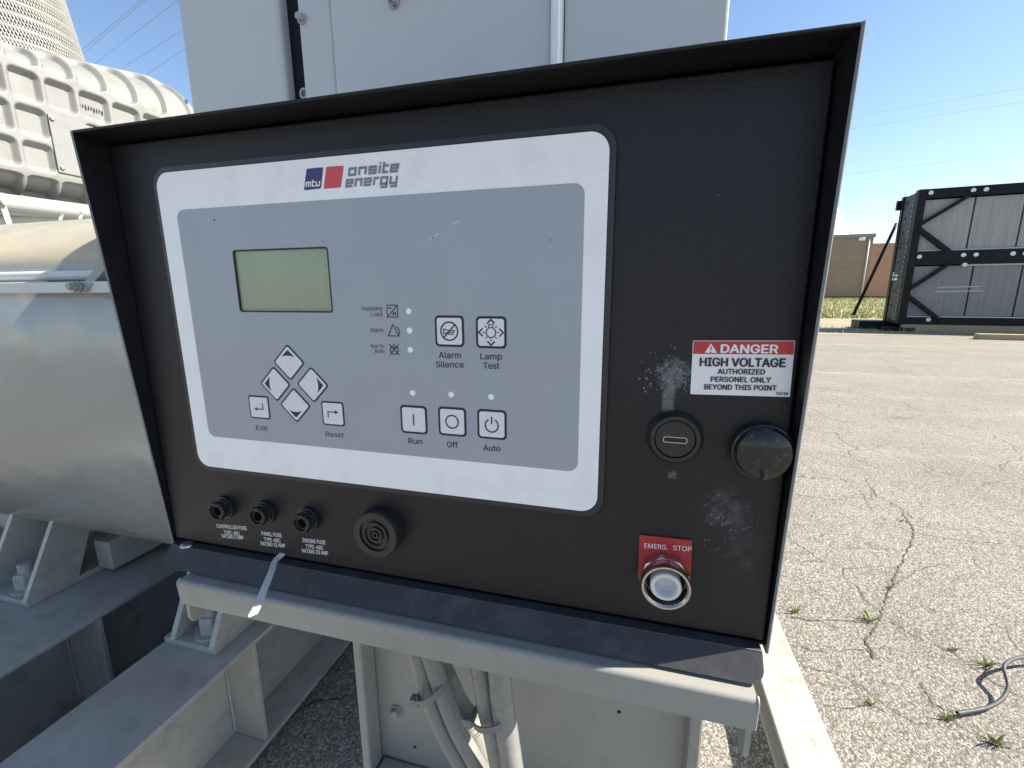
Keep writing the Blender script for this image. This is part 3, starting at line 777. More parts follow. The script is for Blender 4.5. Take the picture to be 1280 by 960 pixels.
for y_, z_ in ((cols[5]-.002, rows[1][1]-.02), (cols[5]+.002, rows[1][0]-.095), (cols[7]-.032, rows[1][1]-.02), (cols[7]-.032, rows[1][0]-.095)):
    obj('screw', MB().lathe([(.008, 0), (.008, .006), (.005, .008)], (HX+.0062, y_, z_), (1, 0, 0), 8), M['zinc'], cpl)
# cast lettering stub on the rib: a row of raised dashes without readable words
ca = MB(); a_ = at(101, 134, 0, HX-.018); b_ = at(128, 141, 0, HX-.018)
for k in range(9):
    p = a_.lerp(b_, k/8); z_ = 2.212
    ca.box((HX-.0185, p.y-.002, z_-.006+.004*math.sin(k*2.1)), (HX-.013, p.y+.003, z_+.006), .001)
obj('cast_mark', ca, M['casting'], t)

# mesh air filter on the housing
fc_ = at(12, 62, 0, -2.95); fx, fy = fc_.x, fc_.y
zb_ = 2.50
r0, r1, hh = .285, .215, .50
t = thing('air_filter', 'conical wire mesh air filter standing on the ribbed housing', 'air filter', (fx, fy, zb_))
obj('filter_element', MB().lathe([(r0-.020, 0), (r1-.020, hh)], (fx, fy, zb_), (0, 0, 1), 48), paint('filter_paper', (.23, .21, .17), .9, var=.2, bst=0), t)
ms = MB(); n_ = 150
def cone_pt(a_, h, dr=0):
    r_ = r0+(r1-r0)*h/hh+dr; return Vector((fx+r_*math.cos(a_), fy+r_*math.sin(a_), zb_+h))
for k in range(n_):
    a0 = 2*math.pi*k/n_
    for sgn in (1, -1):
        ms.tube([cone_pt(a0+sgn*.62*i/10, hh*i/10, .000 if sgn > 0 else .003) for i in range(11)], .0021, 4)
obj('wire_mesh', ms, paint('mesh_wire', (.40, .39, .36), .5, var=.1, bst=0), t)
bd_ = MB()
for i in range(1, 9):
    h = hh*i/9.0; bd_.lathe([(r0+(r1-r0)*h/hh+.001, h-.010), (r0+(r1-r0)*h/hh+.004, h), (r0+(r1-r0)*h/hh+.001, h+.010)], (fx, fy, zb_), (0, 0, 1), 60, cap=False)
obj('band', bd_, M['casting'], t)
obj('cap', MB().lathe([(r1+.012, 0), (r1+.015, .02), (r1-.02, .05), (.03, .07)], (fx, fy, zb_+hh), (0, 0, 1), 48), M['radblack'], t)

# ================================================================ grey electrical cabinet behind the box
CY = .25; CB = 1.24; CT = 2.20
def cz(px, py): return at(px, py, 1, CY)
xg0 = -.396
t = thing('electrical_cabinet', 'tall light grey electrical cabinet right behind the black control box', 'cabinet', (-.2, .6, CB))
obj('side_compartment', MB().box((-.540, CY, CB), (xg0, 1.0, CT), .007, seg=4), M['cabinet'], t)
obj('recess', MB().box((xg0+.001, CY+.016, CB), (-.3715, .98, CT-.02)), M['radblack'], t)
mb = MB().box((-.3705, CY+.002, CB), (-.327, .99, CT-.01), .003)
obj('door_post', mb, M['cabinet'], t)
obj('cabinet_body', MB().box((-.326, CY+.016, CB), (.0855, .99, CT-.01), .003), M['cabinet'], t)
do = obj('cabinet_door', MB().box((-.3255, CY-.002, CB+.02), (-.0775, CY+.0155, CT-.04), .003), M['cabinet'], t)
obj('cabinet_side_door', MB().box((-.0645, CY-.001, CB+.02), (.0850, CY+.0155, CT-.04), .003), M['cabinet'], t)
obj('trim_strip', MB().box((-.0770, CY-.010, CB+.02), (-.0650, CY+.0155, CT-.04), .0045, seg=3), paint('bright_trim', (.80, .80, .79), .25, var=.03, bst=0), t)
def hexbolt(px, py, y, rad_, parent, m='cabinet', slot=False):
    p = at(px, py, 1, y)
    b_ = MB().lathe([(rad_*1.55, 0), (rad_*1.55, .0015), (rad_*1.5, .002)], p, (0, -1, 0), 24)
    b_.lathe([(rad_*1.1, .002), (rad_*1.1, .0075), (rad_*.8, .009)], p, (0, -1, 0), 6, phase=.4)
    if slot: b_.box((p.x-.0008, p.y-.0096, p.z-rad_*.7), (p.x+.0008, p.y-.0091, p.z+rad_*.7), m=1)
    return obj('bolt', b_, [M[m], M['dark']], parent)
hexbolt(378, 24, CY+.002, .0038, t, 'zincpaint'); hexbolt(493, 4, CY-.002, .004, do, 'zinc', True)
p = at(520, -12, 1, CY-.002)
obj('handle_plate', MB().poly(rr(p.x+.03, p.z+.03, .12, .066, .008, CY-.0021), (0, -.004, 0)), M['cabinet'], do)
p = at(373, 110, 1, CY+.03)
obj('cage_nut', MB().lathe([(.0062, 0), (.0062, .005), (.0040, .005), (.0036, .001)], (-.3785, CY+.0155, 1.684), (0, -1, 0), 20), M['zincpaint'], t)
p = at(233, 127, 1, CY); obj('rivet', MB().lathe([(.003, 0), (.002, .0015)], p, (0, -1, 0), 12), M['cabinet'], t)

# ================================================================ stand: bracket, pedestal
BY = -.022; BZ = 1.2360; BZ0 = 1.2165
bxl, bxr = at(222, 727, 1, BY).x, at(948, 875, 1, BY).x
t = thing('panel_stand', 'grey steel pedestal and folded bracket carrying the black control box', 'stand', (-.1, .2, 0))
n_ = 6; rb_ = .0030
sec = [(.17, BZ), (.17, BZ-.0025)]
front = [(BY+rb_-rb_*math.sin(R(90*i/n_)), BZ-rb_+rb_*math.cos(R(90*i/n_))) for i in range(n_+1)]
back = [(BY+rb_-(rb_-.0025)*math.sin(R(90*i/n_)), BZ-rb_+(rb_-.0025)*math.cos(R(90*i/n_))) for i in range(n_+1)]
loop = [(.17, BZ)] + front + [(BY, BZ0), (BY+.0025, BZ0)] + back[::-1] + [(.17, BZ-.0025)]
obj('bracket', MB().poly([(bxl, y, z) for y, z in loop], (bxr-bxl, 0, 0)), M['bracket'], t, 10)
tl = at(246, 789, 0, bxl); tr_ = at(932, 950, 0, bxr)
def tongue(x, zt_):
    pts = [(x, BY+.0030, BZ-.0035), (x, BY+.0030, zt_+.006), (x, BY+.0050, zt_+.0015), (x, BY+.010, zt_), (x, BY+.016, zt_+.001), (x, .06, BZ0+.004), (x, .15, BZ-.004)]
    return MB().poly(pts, (.003, 0, 0))
obj('bracket_cheek', tongue(bxl+.0003, 1.196), M['bracket'], t)
obj('bracket_cheek', tongue(bxr-.0034, 1.192), M['bracket'], t)
for x_, s_ in ((bxl, -1), (bxr, 1)):
    wl = MB()
    pts = [(x_+s_*.0005, y_, z_) for y_, z_ in front] + [(x_+s_*.0005, BY+.001, BZ0)]
    obj('weld_bead', MB().tube(pts, .0007, 8), M['weld'], t)
PY = .20
pxl = at(440, 808, 1, PY-.03).x; pin = at(470, 815, 1, PY).x; pxr = at(857, 900, 1, PY).x; pxo = at(880, 903, 1, PY-.02).x
zl = at(500, 948, 1, PY).z
obj('pedestal_plate', MB().box((pxl+.002, PY, .02), (pxo-.002, PY+.01, BZ-.02)), M['bracket'], t)
obj('pedestal_side', MB().box((pxl, PY-.03, .02), (pin-.001, PY-.001, BZ-.02), .003), M['bracket'], t)
obj('pedestal_side', MB().box((pxr+.001, PY-.02, .02), (pxo, PY-.001, BZ-.02), .003), M['bracket'], t)
obj('ledge', MB().box((pin+.001, PY-.06, zl-.03), (pxr-.001, PY-.001, zl), .004), M['bracket'], t)
obj('hidden_shade_body', MB().box((pxl+.03, .72, .02), (pxo-.004, 2.2, CB-.003), .003), M['bracket'], t)  # added body out of view, sized to shade ground and leave beam lit
obj('base_plate', MB().box((pxl-.05, PY-.1, 0), (pxo+.03, 2.3, .0195), .003), M['bracket'], t)
hexbolt(496, 888, PY, .006, t, 'bracket'); 
for px, py in ((519, 934), (774, 890)):
    p = at(px, py, 1, PY-.0001); obj('drip_mark', MB().lathe([(.0025, 0), (.0015, .0006)], (p.x, PY-.0002, p.z), (.2, -1, 0), 7), M['dark'], t)

# conduits below the bracket
def conduit(px, r_, y, label, top=1.225):
    P = [at(x, yy_, 1, y) for x, yy_ in px]
    d = (P[0]-P[1]).normalized(); P.insert(0, P[0]+d*((top-P[0].z)/max(.3, d.z)))
    d = (P[-1]-P[-2]).normalized(); P.append(P[-1]+d*.15); P.append(P[-1]+Vector((d.x*.05, .0, -.25))); P.append(Vector((P[-1].x, y, .03)))
    o = obj('conduit', MB().tube(spline(P, 10), r_, 20), M['conduit']); own_origin(o, P[-1]); tag(o, label, 'conduit', 'grey conduits below the control box'); return o
conduit([(524, 825), (534, 862), (552, 910), (578, 958)], .0084, .08, 'left of the two grey conduits in the slanting tied pair')
conduit([(541, 829), (555, 870), (572, 912), (597, 958)], .0084, .078, 'right of the two grey conduits in the slanting tied pair')
conduit([(601, 843), (607, 880), (616, 920), (624, 960)], .0084, .07, 'left conduit of the upright tied pair under the bracket')
conduit([(625, 848), (628, 880), (634, 920), (640, 960)], .0104, .068, 'thicker right conduit of the upright tied pair')
P = [at(x, y_, 1, .10) for x, y_ in ((544, 820), (557, 850), (572, 882), (591, 908), (606, 935), (611, 960), (606, 1000))]
P.insert(0, P[0]+Vector((-.01, 0, .05))); P.append(Vector((P[-1].x, .10, .3)))
cs = spline(P, 40); rads = [.0100+.0020*(1 if (i % 4) < 2 else -1) for i in range(len(cs))]
o = obj('corrugated_tube', MB().tube(cs, rads, 16), M['corr'], ang=80); own_origin(o, P[-1]); tag(o, 'ribbed flexible grey tube curving behind the conduits', 'flexible conduit')
def tie_loop(c, u, rx, ry, label, nm='cable_tie'):
    u = Vector(u).normalized(); w_ = Vector((0, 1, 0)); v_ = u.cross(w_).normalized()
    t = thing(nm, label, 'cable tie', c, 'grey cable ties round the conduits')
    m_ = MB(); n2 = 32; ring = []
    for i in range(n2):
        a_ = 2*math.pi*i/n2; e = u*(rx*math.cos(a_))+w_*(ry*math.sin(a_))
        e2 = u*((rx+.0014)*math.cos(a_))+w_*((ry+.0014)*math.sin(a_))
        ring.append([m_.bm.verts.new(Vector(c)+q+v_*h) for q, h in ((e, -.003), (e2, -.003), (e2, .003), (e, .003))])
    for i in range(n2):
        A_, B_ = ring[i], ring[(i+1) % n2]
        for k in range(4): m_.bm.faces.new((A_[k], A_[(k+1) % 4], B_[(k+1) % 4], B_[k]))
    bmesh.ops.recalc_face_normals(m_.bm, faces=m_.bm.faces[:])
    obj('strap', m_, M['tiegrey'], t)
    h = Vector(c)-u*(rx+.003)-w_*.006
    obj('tie_head', MB().box(h-Vector((.005, .004, .004)), h+Vector((.005, .004, .004)), .001), M['tiegrey'], t)
a_ = at(526, 868, 1, .078); b_ = at(558, 853, 1, .078); tie_loop((a_+b_)/2, b_-a_, (b_-a_).length/2, .015, 'grey cable tie binding the slanting conduit pair')
a_ = at(592, 893, 1, .069); b_ = at(637, 893, 1, .069); tie_loop((a_+b_)/2, b_-a_, (b_-a_).length/2, .015, 'grey cable tie binding the upright conduit pair')

# ================================================================ black control box
PANEL_ORG = Vector((-.12, .0, 1.249))
PF = .0025                                   # depth of the door's front
ctl = thing('control_box', 'black hooded generator control box with white and grey keypad', 'control panel', PANEL_ORG)
M['door'] = door_material()
xl, xr, zb, zt = -.3398, .0972, 1.2500, 1.5525
hd = MB(); th = .0017
def side(x0):
    pts = [(x0, .0005, 1.2475), (x0, -.0185, zt+.0012), (x0, .185, zt+.0012), (x0, .185, 1.2475)]
    return pts
hd.poly(side(xl-th), (th, 0, 0)); hd.poly(side(xr), (th, 0, 0))
hd.box((xl+.0001, -.0185, zt-.0005), (xr-.0001, .185, zt+.0012), .0006)
hd.box((xl+.0001, .1835, zb), (xr-.0001, .185, zt-.0007))
hd.box((xl+.0001, .004, zb), (xr-.0001, .1833, zb+.0015))
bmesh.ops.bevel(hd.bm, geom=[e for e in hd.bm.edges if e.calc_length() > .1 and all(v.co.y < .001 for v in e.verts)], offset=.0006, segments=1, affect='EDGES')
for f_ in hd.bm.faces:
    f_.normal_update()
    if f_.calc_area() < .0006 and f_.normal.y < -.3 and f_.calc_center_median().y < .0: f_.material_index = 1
obj('hood', hd, [M['black'], M['sunlit_worn']], ctl)
door = obj('front_door', MB().box((xl+.0006, PF, 1.2535), (xr-.0008, PF+.012, zt-.0022), .0012), M['door'], ctl)
# folded drip lip below the door
lp = MB(); lp.box((-.3385, -.0030, 1.2492), (.0945, .012, 1.2512), .0006)
u0, u1 = -.3385, .0945; yA, zA, yB, zB = -.0028, 1.2506, -.0138, 1.2383; rc = .008
L_ = math.hypot(yB-yA, zB-zA); pts = []
def lpn(x, s): return (x, yA+(yB-yA)*s/L_, zA+(zB-zA)*s/L_)
pts.append(lpn(u0, 0))
for i in range(7): a_ = R(90*i/6); pts.append(lpn(u0+rc-rc*math.cos(a_), L_-rc+rc*math.sin(a_)))
for i in range(7): a_ = R(90*i/6); pts.append(lpn(u1-rc+rc*math.sin(a_), L_-rc+rc*math.cos(a_)))
pts.append(lpn(u1, 0))
nv = Vector((0, -(zA-zB), -(yA-yB)))   # inward side
lp.poly(pts, (0, .0011, -.0010))
obj('drip_lip', lp, M['flange'], ctl)
p = at(231, 683, 2, 1.2514); obj('lip_rivet', MB().lathe([(.0052, 0), (.0048, .0012), (.003, .002)], (p.x, -.0005, 1.2513), (0, 0, 1), 20), M['zinc'], ctl)

# ---- keypad faceplate
fp_w, fp_h = .299, .2073; fx0, fz0 = -.1495, 1.32179+.2073/2-.0
zc = CAM.z - .12820714 + fp_h/2
fp = MB()
def ring(mb, A, B, depth, m, wall=None):
    """flat frame between two matching outlines, with the inner wall going back by depth"""
    va = [mb.bm.verts.new(p) for p in A]; vb = [mb.bm.verts.new(p) for p in B]; n = len(va)
    for i in range(n):
        j = (i+1) % n
        f = mb.bm.faces.new((va[i], va[j], vb[j], vb[i])); f.material_index = m
    if depth:
        vc = [mb.bm.verts.new((p[0], p[1]+depth, p[2])) for p in B]; vd = [mb.bm.verts.new(p) for p in B]
        for i in range(n):
            j = (i+1) % n
            f = mb.bm.faces.new((vd[i], vd[j], vc[j], vc[i])); f.material_index = m if wall is None else wall
gx0, gx1, gz0, gz1 = -.2850, -.0119, 1.3463, 1.5052
gcx, gcz = (gx0+gx1)/2, (gz0+gz1)/2
lx, lz, lw, lh = -.2058, 1.4579, .0735, .0405
fp.poly(rr(fx0, zc, fp_w+.0074, fp_h+.0074, .0125, .0017, 8), (0, PF-.0018, 0), 0)
ring(fp, rr(fx0, zc, fp_w+.0075, fp_h+.0075, .0125, .0016, 8), rr(fx0, zc, fp_w+.0068, fp_h+.0068, .0122, .0006, 8), 0, 0)
ring(fp, rr(fx0, zc, fp_w+.0068, fp_h+.0068, .0122, .0006, 8), rr(fx0, zc, fp_w+.0012, fp_h+.0012, .0105, .0006, 8), .001, 0)
ring(fp, rr(fx0, zc, fp_w+.0012, fp_h+.0012, .0105, .00055, 8), rr(fx0, zc, fp_w, fp_h, .0100, .00045, 8), .0010, 3)
ring(fp, rr(fx0, zc, fp_w, fp_h, .0100, .0001, 8), rr(gcx, gcz, gx1-gx0-.001, gz1-gz0-.001, .0055, .0001, 8), .0005, 1)
ring(fp, rr(gcx, gcz, gx1-gx0, gz1-gz0, .0058, -.00005, 8), rr(lx, lz, lw-.0018, lh-.0018, .0016, -.00005, 8), .0015, 2)
face = obj('keypad_faceplate', fp, [M['bezel'], M['overlay'], M['overlay_grey'], M['ink']], ctl)
# display, set back behind its window
ds = MB()
ring(ds, rr(lx, lz, lw, lh, .0022, -.00016, 8), rr(lx, lz, lw-.0019, lh-.0019, .0015, -.00016, 8), .0012, 1)
ds.flat(rr(lx, lz, lw-.0010, lh-.0010, .0012, .00105, 8), 0)
obj('display_screen', ds, [M['lcd'], M['ink']], face)
# keys
YK = -.0003
def key(cx, cz_, w, h, rad_, rot=0, rim=.0011, draw=None, label=None):
    k = MB()
    k.poly(rr(cx, cz_, w, h, rad_, -.0002, 6, rot), (0, .0003, 0), 1)
    k.poly(rr(cx, cz_, w-2*rim, h-2*rim, max(.0004, rad_-rim*.7), -.00045, 6, rot), (0, .0003, 0), 0)
    if draw: draw(k, cx, cz_)
    o = obj('key_button', k, [M['key'], M['ink']], face)
    if label: o['label'] = label
Y2 = -.0006
def arrow(ang):
    def d(k, cx, cz_):
        ca, sa = math.cos(R(ang)), math.sin(R(ang))
        def rt(x, z): return (cx+x*ca-z*sa, Y2, cz_+x*sa+z*ca)
        tip, hw, yb = .0086, .0053, .0036
        pts = [rt(0, tip), rt(-hw, yb)]
        for i in range(1, 8):
            u_ = -1+2*i/8; pts.append(rt(hw*u_, yb+.0011*(1-u_*u_)))
        pts.append(rt(hw, yb)); k.flat(pts, 1)
    return d
dk = .0184
for (px, py), a_, nm in (((361.5, 453), 0, 'up'), ((344.5, 480), 90, 'left'), ((391, 481), -90, 'right'), ((369.5, 506.5), 180, 'down')):
    p = at(px, py, 1, 0); key(p.x, p.z, dk*.97, dk*.97, .0020, R(45), .0011, arrow(a_), 'diamond key with %s arrow' % nm)
def d_edit(k, x, z):
    k.stroke([(x+.0033, z+.0030), (x+.0033, z-.0012), (x-.0018, z-.0012)], .0007, Y2, 1)
    k.flat([(x-.0042, Y2, z-.0012), (x-.0018, Y2, z-.0025), (x-.0018, Y2, z+.0001)], 1)
def d_reset(k, x, z):
    k.stroke([(x-.0036, z-.0028), (x-.0036, z+.0012), (x+.0018, z+.0012)], .0007, Y2, 1)
    k.flat([(x+.0044, Y2, z+.0012), (x+.0018, Y2, z+.0026), (x+.0018, Y2, z-.0002)], 1)
p = at(324.5, 509, 1, 0); key(p.x, p.z, .0172, .0168, .0020, 0, .0011, d_edit, 'key with return arrow')
p = at(416.5, 517, 1, 0); key(p.x, p.z, .0172, .0168, .0020, 0, .0011, d_reset, 'key with forward arrow')
BW = .0186
def d_run(k, x, z): k.stroke([(x, z+.0036), (x, z-.0036)], .0008, Y2, 1)
def d_off(k, x, z): k.stroke(circ(x, z, .0041), .0008, Y2, 1, True)
def d_auto(k, x, z):
    k.stroke(circ(x, z-.0006, .0041, 26, 118, 422), .0008, Y2, 1); k.stroke([(x, z+.0050), (x, z+.0004)], .0008, Y2, 1)
def d_silence(k, x, z):
    k.stroke(circ(x, z, .0054), .0008, Y2, 1, True); k.stroke([(x-.0036, z-.0038), (x+.0036, z+.0038)], .0008, Y2, 1)
    k.stroke([(x-.0036, z+.0015), (x-.0036, z-.0018)], .0005, Y2, 1)
    k.stroke([(x-.0036, z+.0015), (x-.0014, z+.0005), (x+.0036, z+.0004)], .0005, Y2, 1)
    k.stroke([(x-.0036, z-.0016), (x-.0014, z-.0008), (x+.0024, z-.0008), (x+.0030, z-.0001), (x+.0036, z+.0004)], .0005, Y2, 1)
    k.stroke([(x-.001, z-.0008), (x-.0004, z-.0018), (x+.0022, z-.0018), (x+.0028, z-.0008)], .00045, Y2, 1)
def d_lamp(k, x, z):
    k.stroke(circ(x, z-.0001, .0029), .0006, Y2, 1, True)
    k.stroke([(x-.0013, z+.0026), (x-.0013, z+.0045), (x+.0013, z+.0045), (x+.0013, z+.0026)], .0005, Y2, 1)
    for sx, sz in ((1, 0), (-1, 0), (0, -1), (.7, -.7), (-.7, -.7), (.75, .75), (-.75, .75)):
        k.stroke([(x+sx*.0036, z+sz*.0036), (x+sx*.0050, z+sz*.0050)], .0005, Y2, 1)
    r_ = .0074; q_ = .0023
    for c0, c1, c2 in (((-q_, r_-q_), (0, r_), (q_, r_-q_)), ((-q_-.0, -r_+q_), (0, -r_), (q_, -r_+q_)), ((-r_+q_, q_), (-r_, 0), (-r_+q_, -q_)), ((r_-q_, q_), (r_, 0), (r_-q_, -q_))):
        k.stroke([(x+c0[0], z+c0[1]), (x+c1[0], z+c1[1]), (x+c2[0], z+c2[1])], .0008, Y2, 1)
for px, py, d, nm in ((517.5, 524.5, d_run, 'key with vertical bar'), (565.5, 527, d_off, 'key with circle'), (615, 530.5, d_auto, 'key with power symbol'),
                      (562, 414, d_silence, 'key with crossed out horn'), (614, 415.5, d_lamp, 'key with lamp symbol')):
    p = at(px, py, 1, 0); key(p.x, p.z, BW, BW, .0026, 0, .0014, d, nm)
for px, py in ((511, 389), (512, 413), (513, 437), (516, 491), (564, 493), (614, 496)):
    p = at(px, py, 1, 0)
    obj('indicator_lamp', MB().lathe([(.0019, 0), (.0018, .0003), (.0012, .0005)], (p.x, -.00005, p.z), (0, -1, 0), 20), M['lens'], face)
# small status symbols
sy_ = MB()
p = at(490.5, 389, 1, 0); x, z = p.x, p.z; q = .0036
sy_.stroke([(x-q, z-q), (x+q, z-q), (x+q, z+q), (x-q, z+q)], .0005, -.0002, 0, True); sy_.stroke([(x-q, z-q), (x+q, z+q)], .0005, -.0002)
sy_.stroke([(x-.0026, z+.0016), (x-.0018, z+.0023), (x-.001, z+.0015), (x-.0003, z+.0021)], .0005, -.0002)
sy_.stroke([(x+.0006, z-.0002), (x+.0006, z-.003)], .0005, -.0002); sy_.stroke([(x+.0006, z-.0013), (x+.0024, z-.0013)], .0005, -.0002); sy_.stroke([(x+.0022, z-.0002), (x+.0022, z-.0026)], .0005, -.0002)
p = at(492, 413, 1, 0); x, z = p.x, p.z
sy_.stroke([(x-.0038, z-.0034), (x+.0036, z-.0034), (x-.0003, z+.0036)], .0005, -.0002, 0, True); sy_.stroke(circ(x-.0003, z-.001, .0042, 10, 55, -30), .0005, -.0002)
p = at(493, 437, 1, 0); x, z = p.x, p.z
sy_.stroke(circ(x, z-.0002, .0027, 24, 115, 425), .0006, -.0002); sy_.stroke([(x, z+.0038), (x, z+.0004)], .0006, -.0002)
sy_.stroke([(x-.0034, z-.0034), (x+.0034, z+.0034)], .0006, -.0002); sy_.stroke([(x-.0034, z+.0034), (x+.0034, z-.0034)], .0006, -.0002)
obj('status_symbols', sy_, M['ink'], face)

FONT = None
try:                                        # the grotesque that ships inside Blender; its default face otherwise
    FONT = bpy.data.fonts.load(bpy.utils.system_resource('DATAFILES', path='fonts') + '/Inter.woff2')
except Exception: FONT = None
def text_verts(s, bold=0):
    """one line of lettering as a triangle mesh: every glyph outline united by its winding number"""
    from mathutils.geometry import delaunay_2d_cdt, interpolate_bezier
    cu = bpy.data.curves.new('t', 'FONT'); cu.body = s; cu.font = FONT or cu.font; cu.size = 1
    o = bpy.data.objects.new('t', cu); C.objects.link(o)
    dg = bpy.context.evaluated_depsgraph_get(); ev = o.evaluated_get(dg)
    loops = []
    for sp in ev.to_curve(dg, apply_modifiers=False).splines:
        bp = sp.bezier_points; n = len(bp); L = []
        for i in range(n):
            p, q = bp[i], bp[(i+1) % n]
            straight = (p.handle_right-p.co).cross(q.co-p.co).length < 1e-7 and (q.handle_left-q.co).cross(q.co-p.co).length < 1e-7
            L += [p.co.to_2d()] if straight else [w.to_2d() for w in interpolate_bezier(p.co, p.handle_right, q.handle_left, q.co, 5)[:-1]]
        loops.append([(round(w.x, 5), round(w.y, 5)) for w in L])
    ev.to_curve_clear(); bpy.data.objects.remove(o); bpy.data.curves.remove(cu)
    # outlines whose extents meet belong to one glyph
    groups = []
    for L in loops:
        x0, x1 = min(p[0] for p in L), max(p[0] for p in L)
        hit = [g_ for g_ in groups if g_[0] <= x1 and g_[1] >= x0]
        ng = [x0, x1, [L]]
        for g_ in hit: ng = [min(ng[0], g_[0]), max(ng[1], g_[1]), ng[2]+g_[2]]; groups.remove(g_)
        groups.append(ng)
    V, Fc = [], []
    for _, _, LL in groups:
        vs, es = [], []
        for L in LL:
            b0 = len(vs); vs += [Vector(p) for p in L]; es += [(b0+i, b0+(i+1) % len(L)) for i in range(len(L))]
        ov, oe, of, *_r = delaunay_2d_cdt(vs, es, [], 0, 1e-5)
        b0 = len(V); used = False
        for f_ in of:
            cx_ = sum(ov[i].x for i in f_)/3; cy_ = sum(ov[i].y for i in f_)/3; wn = 0
            for L in LL:
                for i in range(len(L)):
                    (ax_, ay_), (bx_, by_) = L[i], L[(i+1) % len(L)]
                    cr_ = (bx_-ax_)*(cy_-ay_)-(cx_-ax_)*(by_-ay_)
                    if ay_ <= cy_ < by_ and cr_ > 0: wn += 1
                    elif by_ <= cy_ < ay_ and cr_ < 0: wn -= 1
            if wn: Fc.append(tuple(b0+i for i in f_))
        V += [(p.x, p.y, 0) for p in ov]
    return V, Fc, [0]*len(V)
TC = {}
cu_ = text_verts('H'); CAPH = max(v[1] for v in cu_[0])
def words(mb, s, pl, pr, cap, y, m=0, bold=0, plane=0.0):
    if bold:
        for j, (dx, dz) in enumerate(((-1, 0), (1, 0), (0, 1), (0, -1))):
            words_(mb, s, pl, pr, cap, y-.00001*(j+1), m, plane, dx*bold*cap*.9, dz*bold*cap*.6)
    words_(mb, s, pl, pr, cap, y, m, plane)
def words_(mb, s, pl, pr, cap, y, m, plane, ox=0, oz=0):
    """one line of lettering between two baseline pixels, capital height in metres"""
    A_, B_ = at(*pl, 1, plane), at(*pr, 1, plane)
    if s not in TC: TC[s] = text_verts(s)
    v, f_, ly = TC[s]; x0 = min(a[0] for a in v); x1 = max(a[0] for a in v)
    w_ = math.hypot(B_.x-A_.x, B_.z-A_.z); ca, sa = (B_.x-A_.x)/w_, (B_.z-A_.z)/w_
    k = w_/(x1-x0); h = cap/CAPH
    nv_ = [mb.bm.verts.new((A_.x+ox+(a[0]-x0)*k*ca-a[1]*h*sa, y-.0000035*q_, A_.z+oz+(a[0]-x0)*k*sa+a[1]*h*ca)) for a, q_ in zip(v, ly)]
    for fc2 in f_:
        try: q_ = mb.bm.faces.new([nv_[i] for i in fc2]); q_.material_index = m
        except ValueError: pass
YT = -.0002
def lettering(lines, parent, mats, y, plane=0.0, name='lettering', bold=0):
    mb = MB()
    for s, pl, pr, cap in lines: words(mb, s, pl, pr, cap, y, 0, bold, plane)
    return obj(name, mb, mats, parent)
def base(xa, xb, y): return (xa, y), (xb, y)
lettering([('Supplying', (452, 387.9), (477.8, 387.9), .0025), ('Load', (464, 395.2), (477.8, 395.2), .0025)], face, M['ink'], YT)
lettering([('Alarm', (462.9, 415), (479.5, 415), .0025)], face, M['ink'], YT)
lettering([('Not In', (464, 435.1), (480.4, 435.3), .0025), ('Auto', (468.4, 441.2), (480.9, 441.5), .0025)], face, M['ink'], YT)
lettering([('Alarm', (548.8, 447.5), (576.3, 447.8), .0036), ('Silence', (545.2, 459.0), (580, 459.5), .0036)], face, M['ink'], YT, bold=.022)
lettering([('Lamp', (600.7, 449), (627.6, 449.3), .0036), ('Test', (604.1, 460.7), (624.4, 461), .0036)], face, M['ink'], YT, bold=.022)
lettering([('Run', (511, 554.3), (528, 555.2), .0036)], face, M['ink'], YT, bold=.022)
lettering([('Off', (559.2, 558.7), (572.5, 559.4), .0036)], face, M['ink'], YT, bold=.022)
lettering([('Auto', (604.5, 563), (625.6, 564), .0036)], face, M['ink'], YT, bold=.022)
lettering([('Edit', (320.8, 537.5), (335, 538.3), .0036)], face, M['ink'], YT)
lettering([('Reset', (407.6, 545.6), (430, 546.8), .0036)], face, M['ink'], YT)

# maker's emblem: two slanted squares and square-cut lettering
lg = MB()
def pgram(c4, y, m):
    P = [at(*c, 1, 0) for c in c4]; pts = []
    for i in range(4):
        a_, b_, c_ = P[i-1], P[i], P[(i+1) % 4]; r_ = .0009
        d1, d2 = (a_-b_).normalized(), (c_-b_).normalized()
        for k in range(4):
            u_ = k/3; q_ = (b_+d1*r_)*(1-u_)**2 + b_*2*u_*(1-u_) + (b_+d2*r_)*u_**2; pts.append((q_.x, y, q_.z))
    lg.flat(pts, m)
pgram([(383.2, 211), (404, 209), (401.3, 235.5), (380, 238)], -.0001, 0)
pgram([(408, 208.7), (429.8, 207), (426, 234.3), (404.5, 236.2)], -.0001, 1)
GL = {'o': [[(0, 0), (3, 0), (3, 4), (0, 4)], 1], 'n': [[(0, -.5), (0, 4), (3, 4), (3, -.5)]], 's': [[(3.4, 4), (0, 4), (0, 2), (3, 2), (3, 0), (-.4, 0)]],
      'i': [[(0, -.5), (0, 4.5)], [(0, 5.4), (0, 6.5)]], 't': [[(0, 6.4), (0, 0), (2.2, 0)], [(-.5, 4), (2.2, 4)]],
      'e': [[(3.3, 0), (0, 0), (0, 4), (3, 4), (3, 2), (.5, 2)]], 'r': [[(0, -.5), (0, 4), (2.4, 4)]],
      'g': [[(3, 0), (0, 0), (0, 4), (3, 4), (3, -2), (0, -2)]], 'y': [[(0, 4.5), (0, 0), (3, 0)], [(3, 4.5), (3, -2), (.2, -2)]],
      'm': [[(0, -.5), (0, 4), (4, 4), (4, -.5)], [(2, 3.5), (2, -.5)]], 'u': [[(0, 4.5), (0, 0), (3, 0), (3, 4.5)]]}
ADV = {'i': 1.75, 't': 3.5, 'r': 3.6, 'm': 5.8}
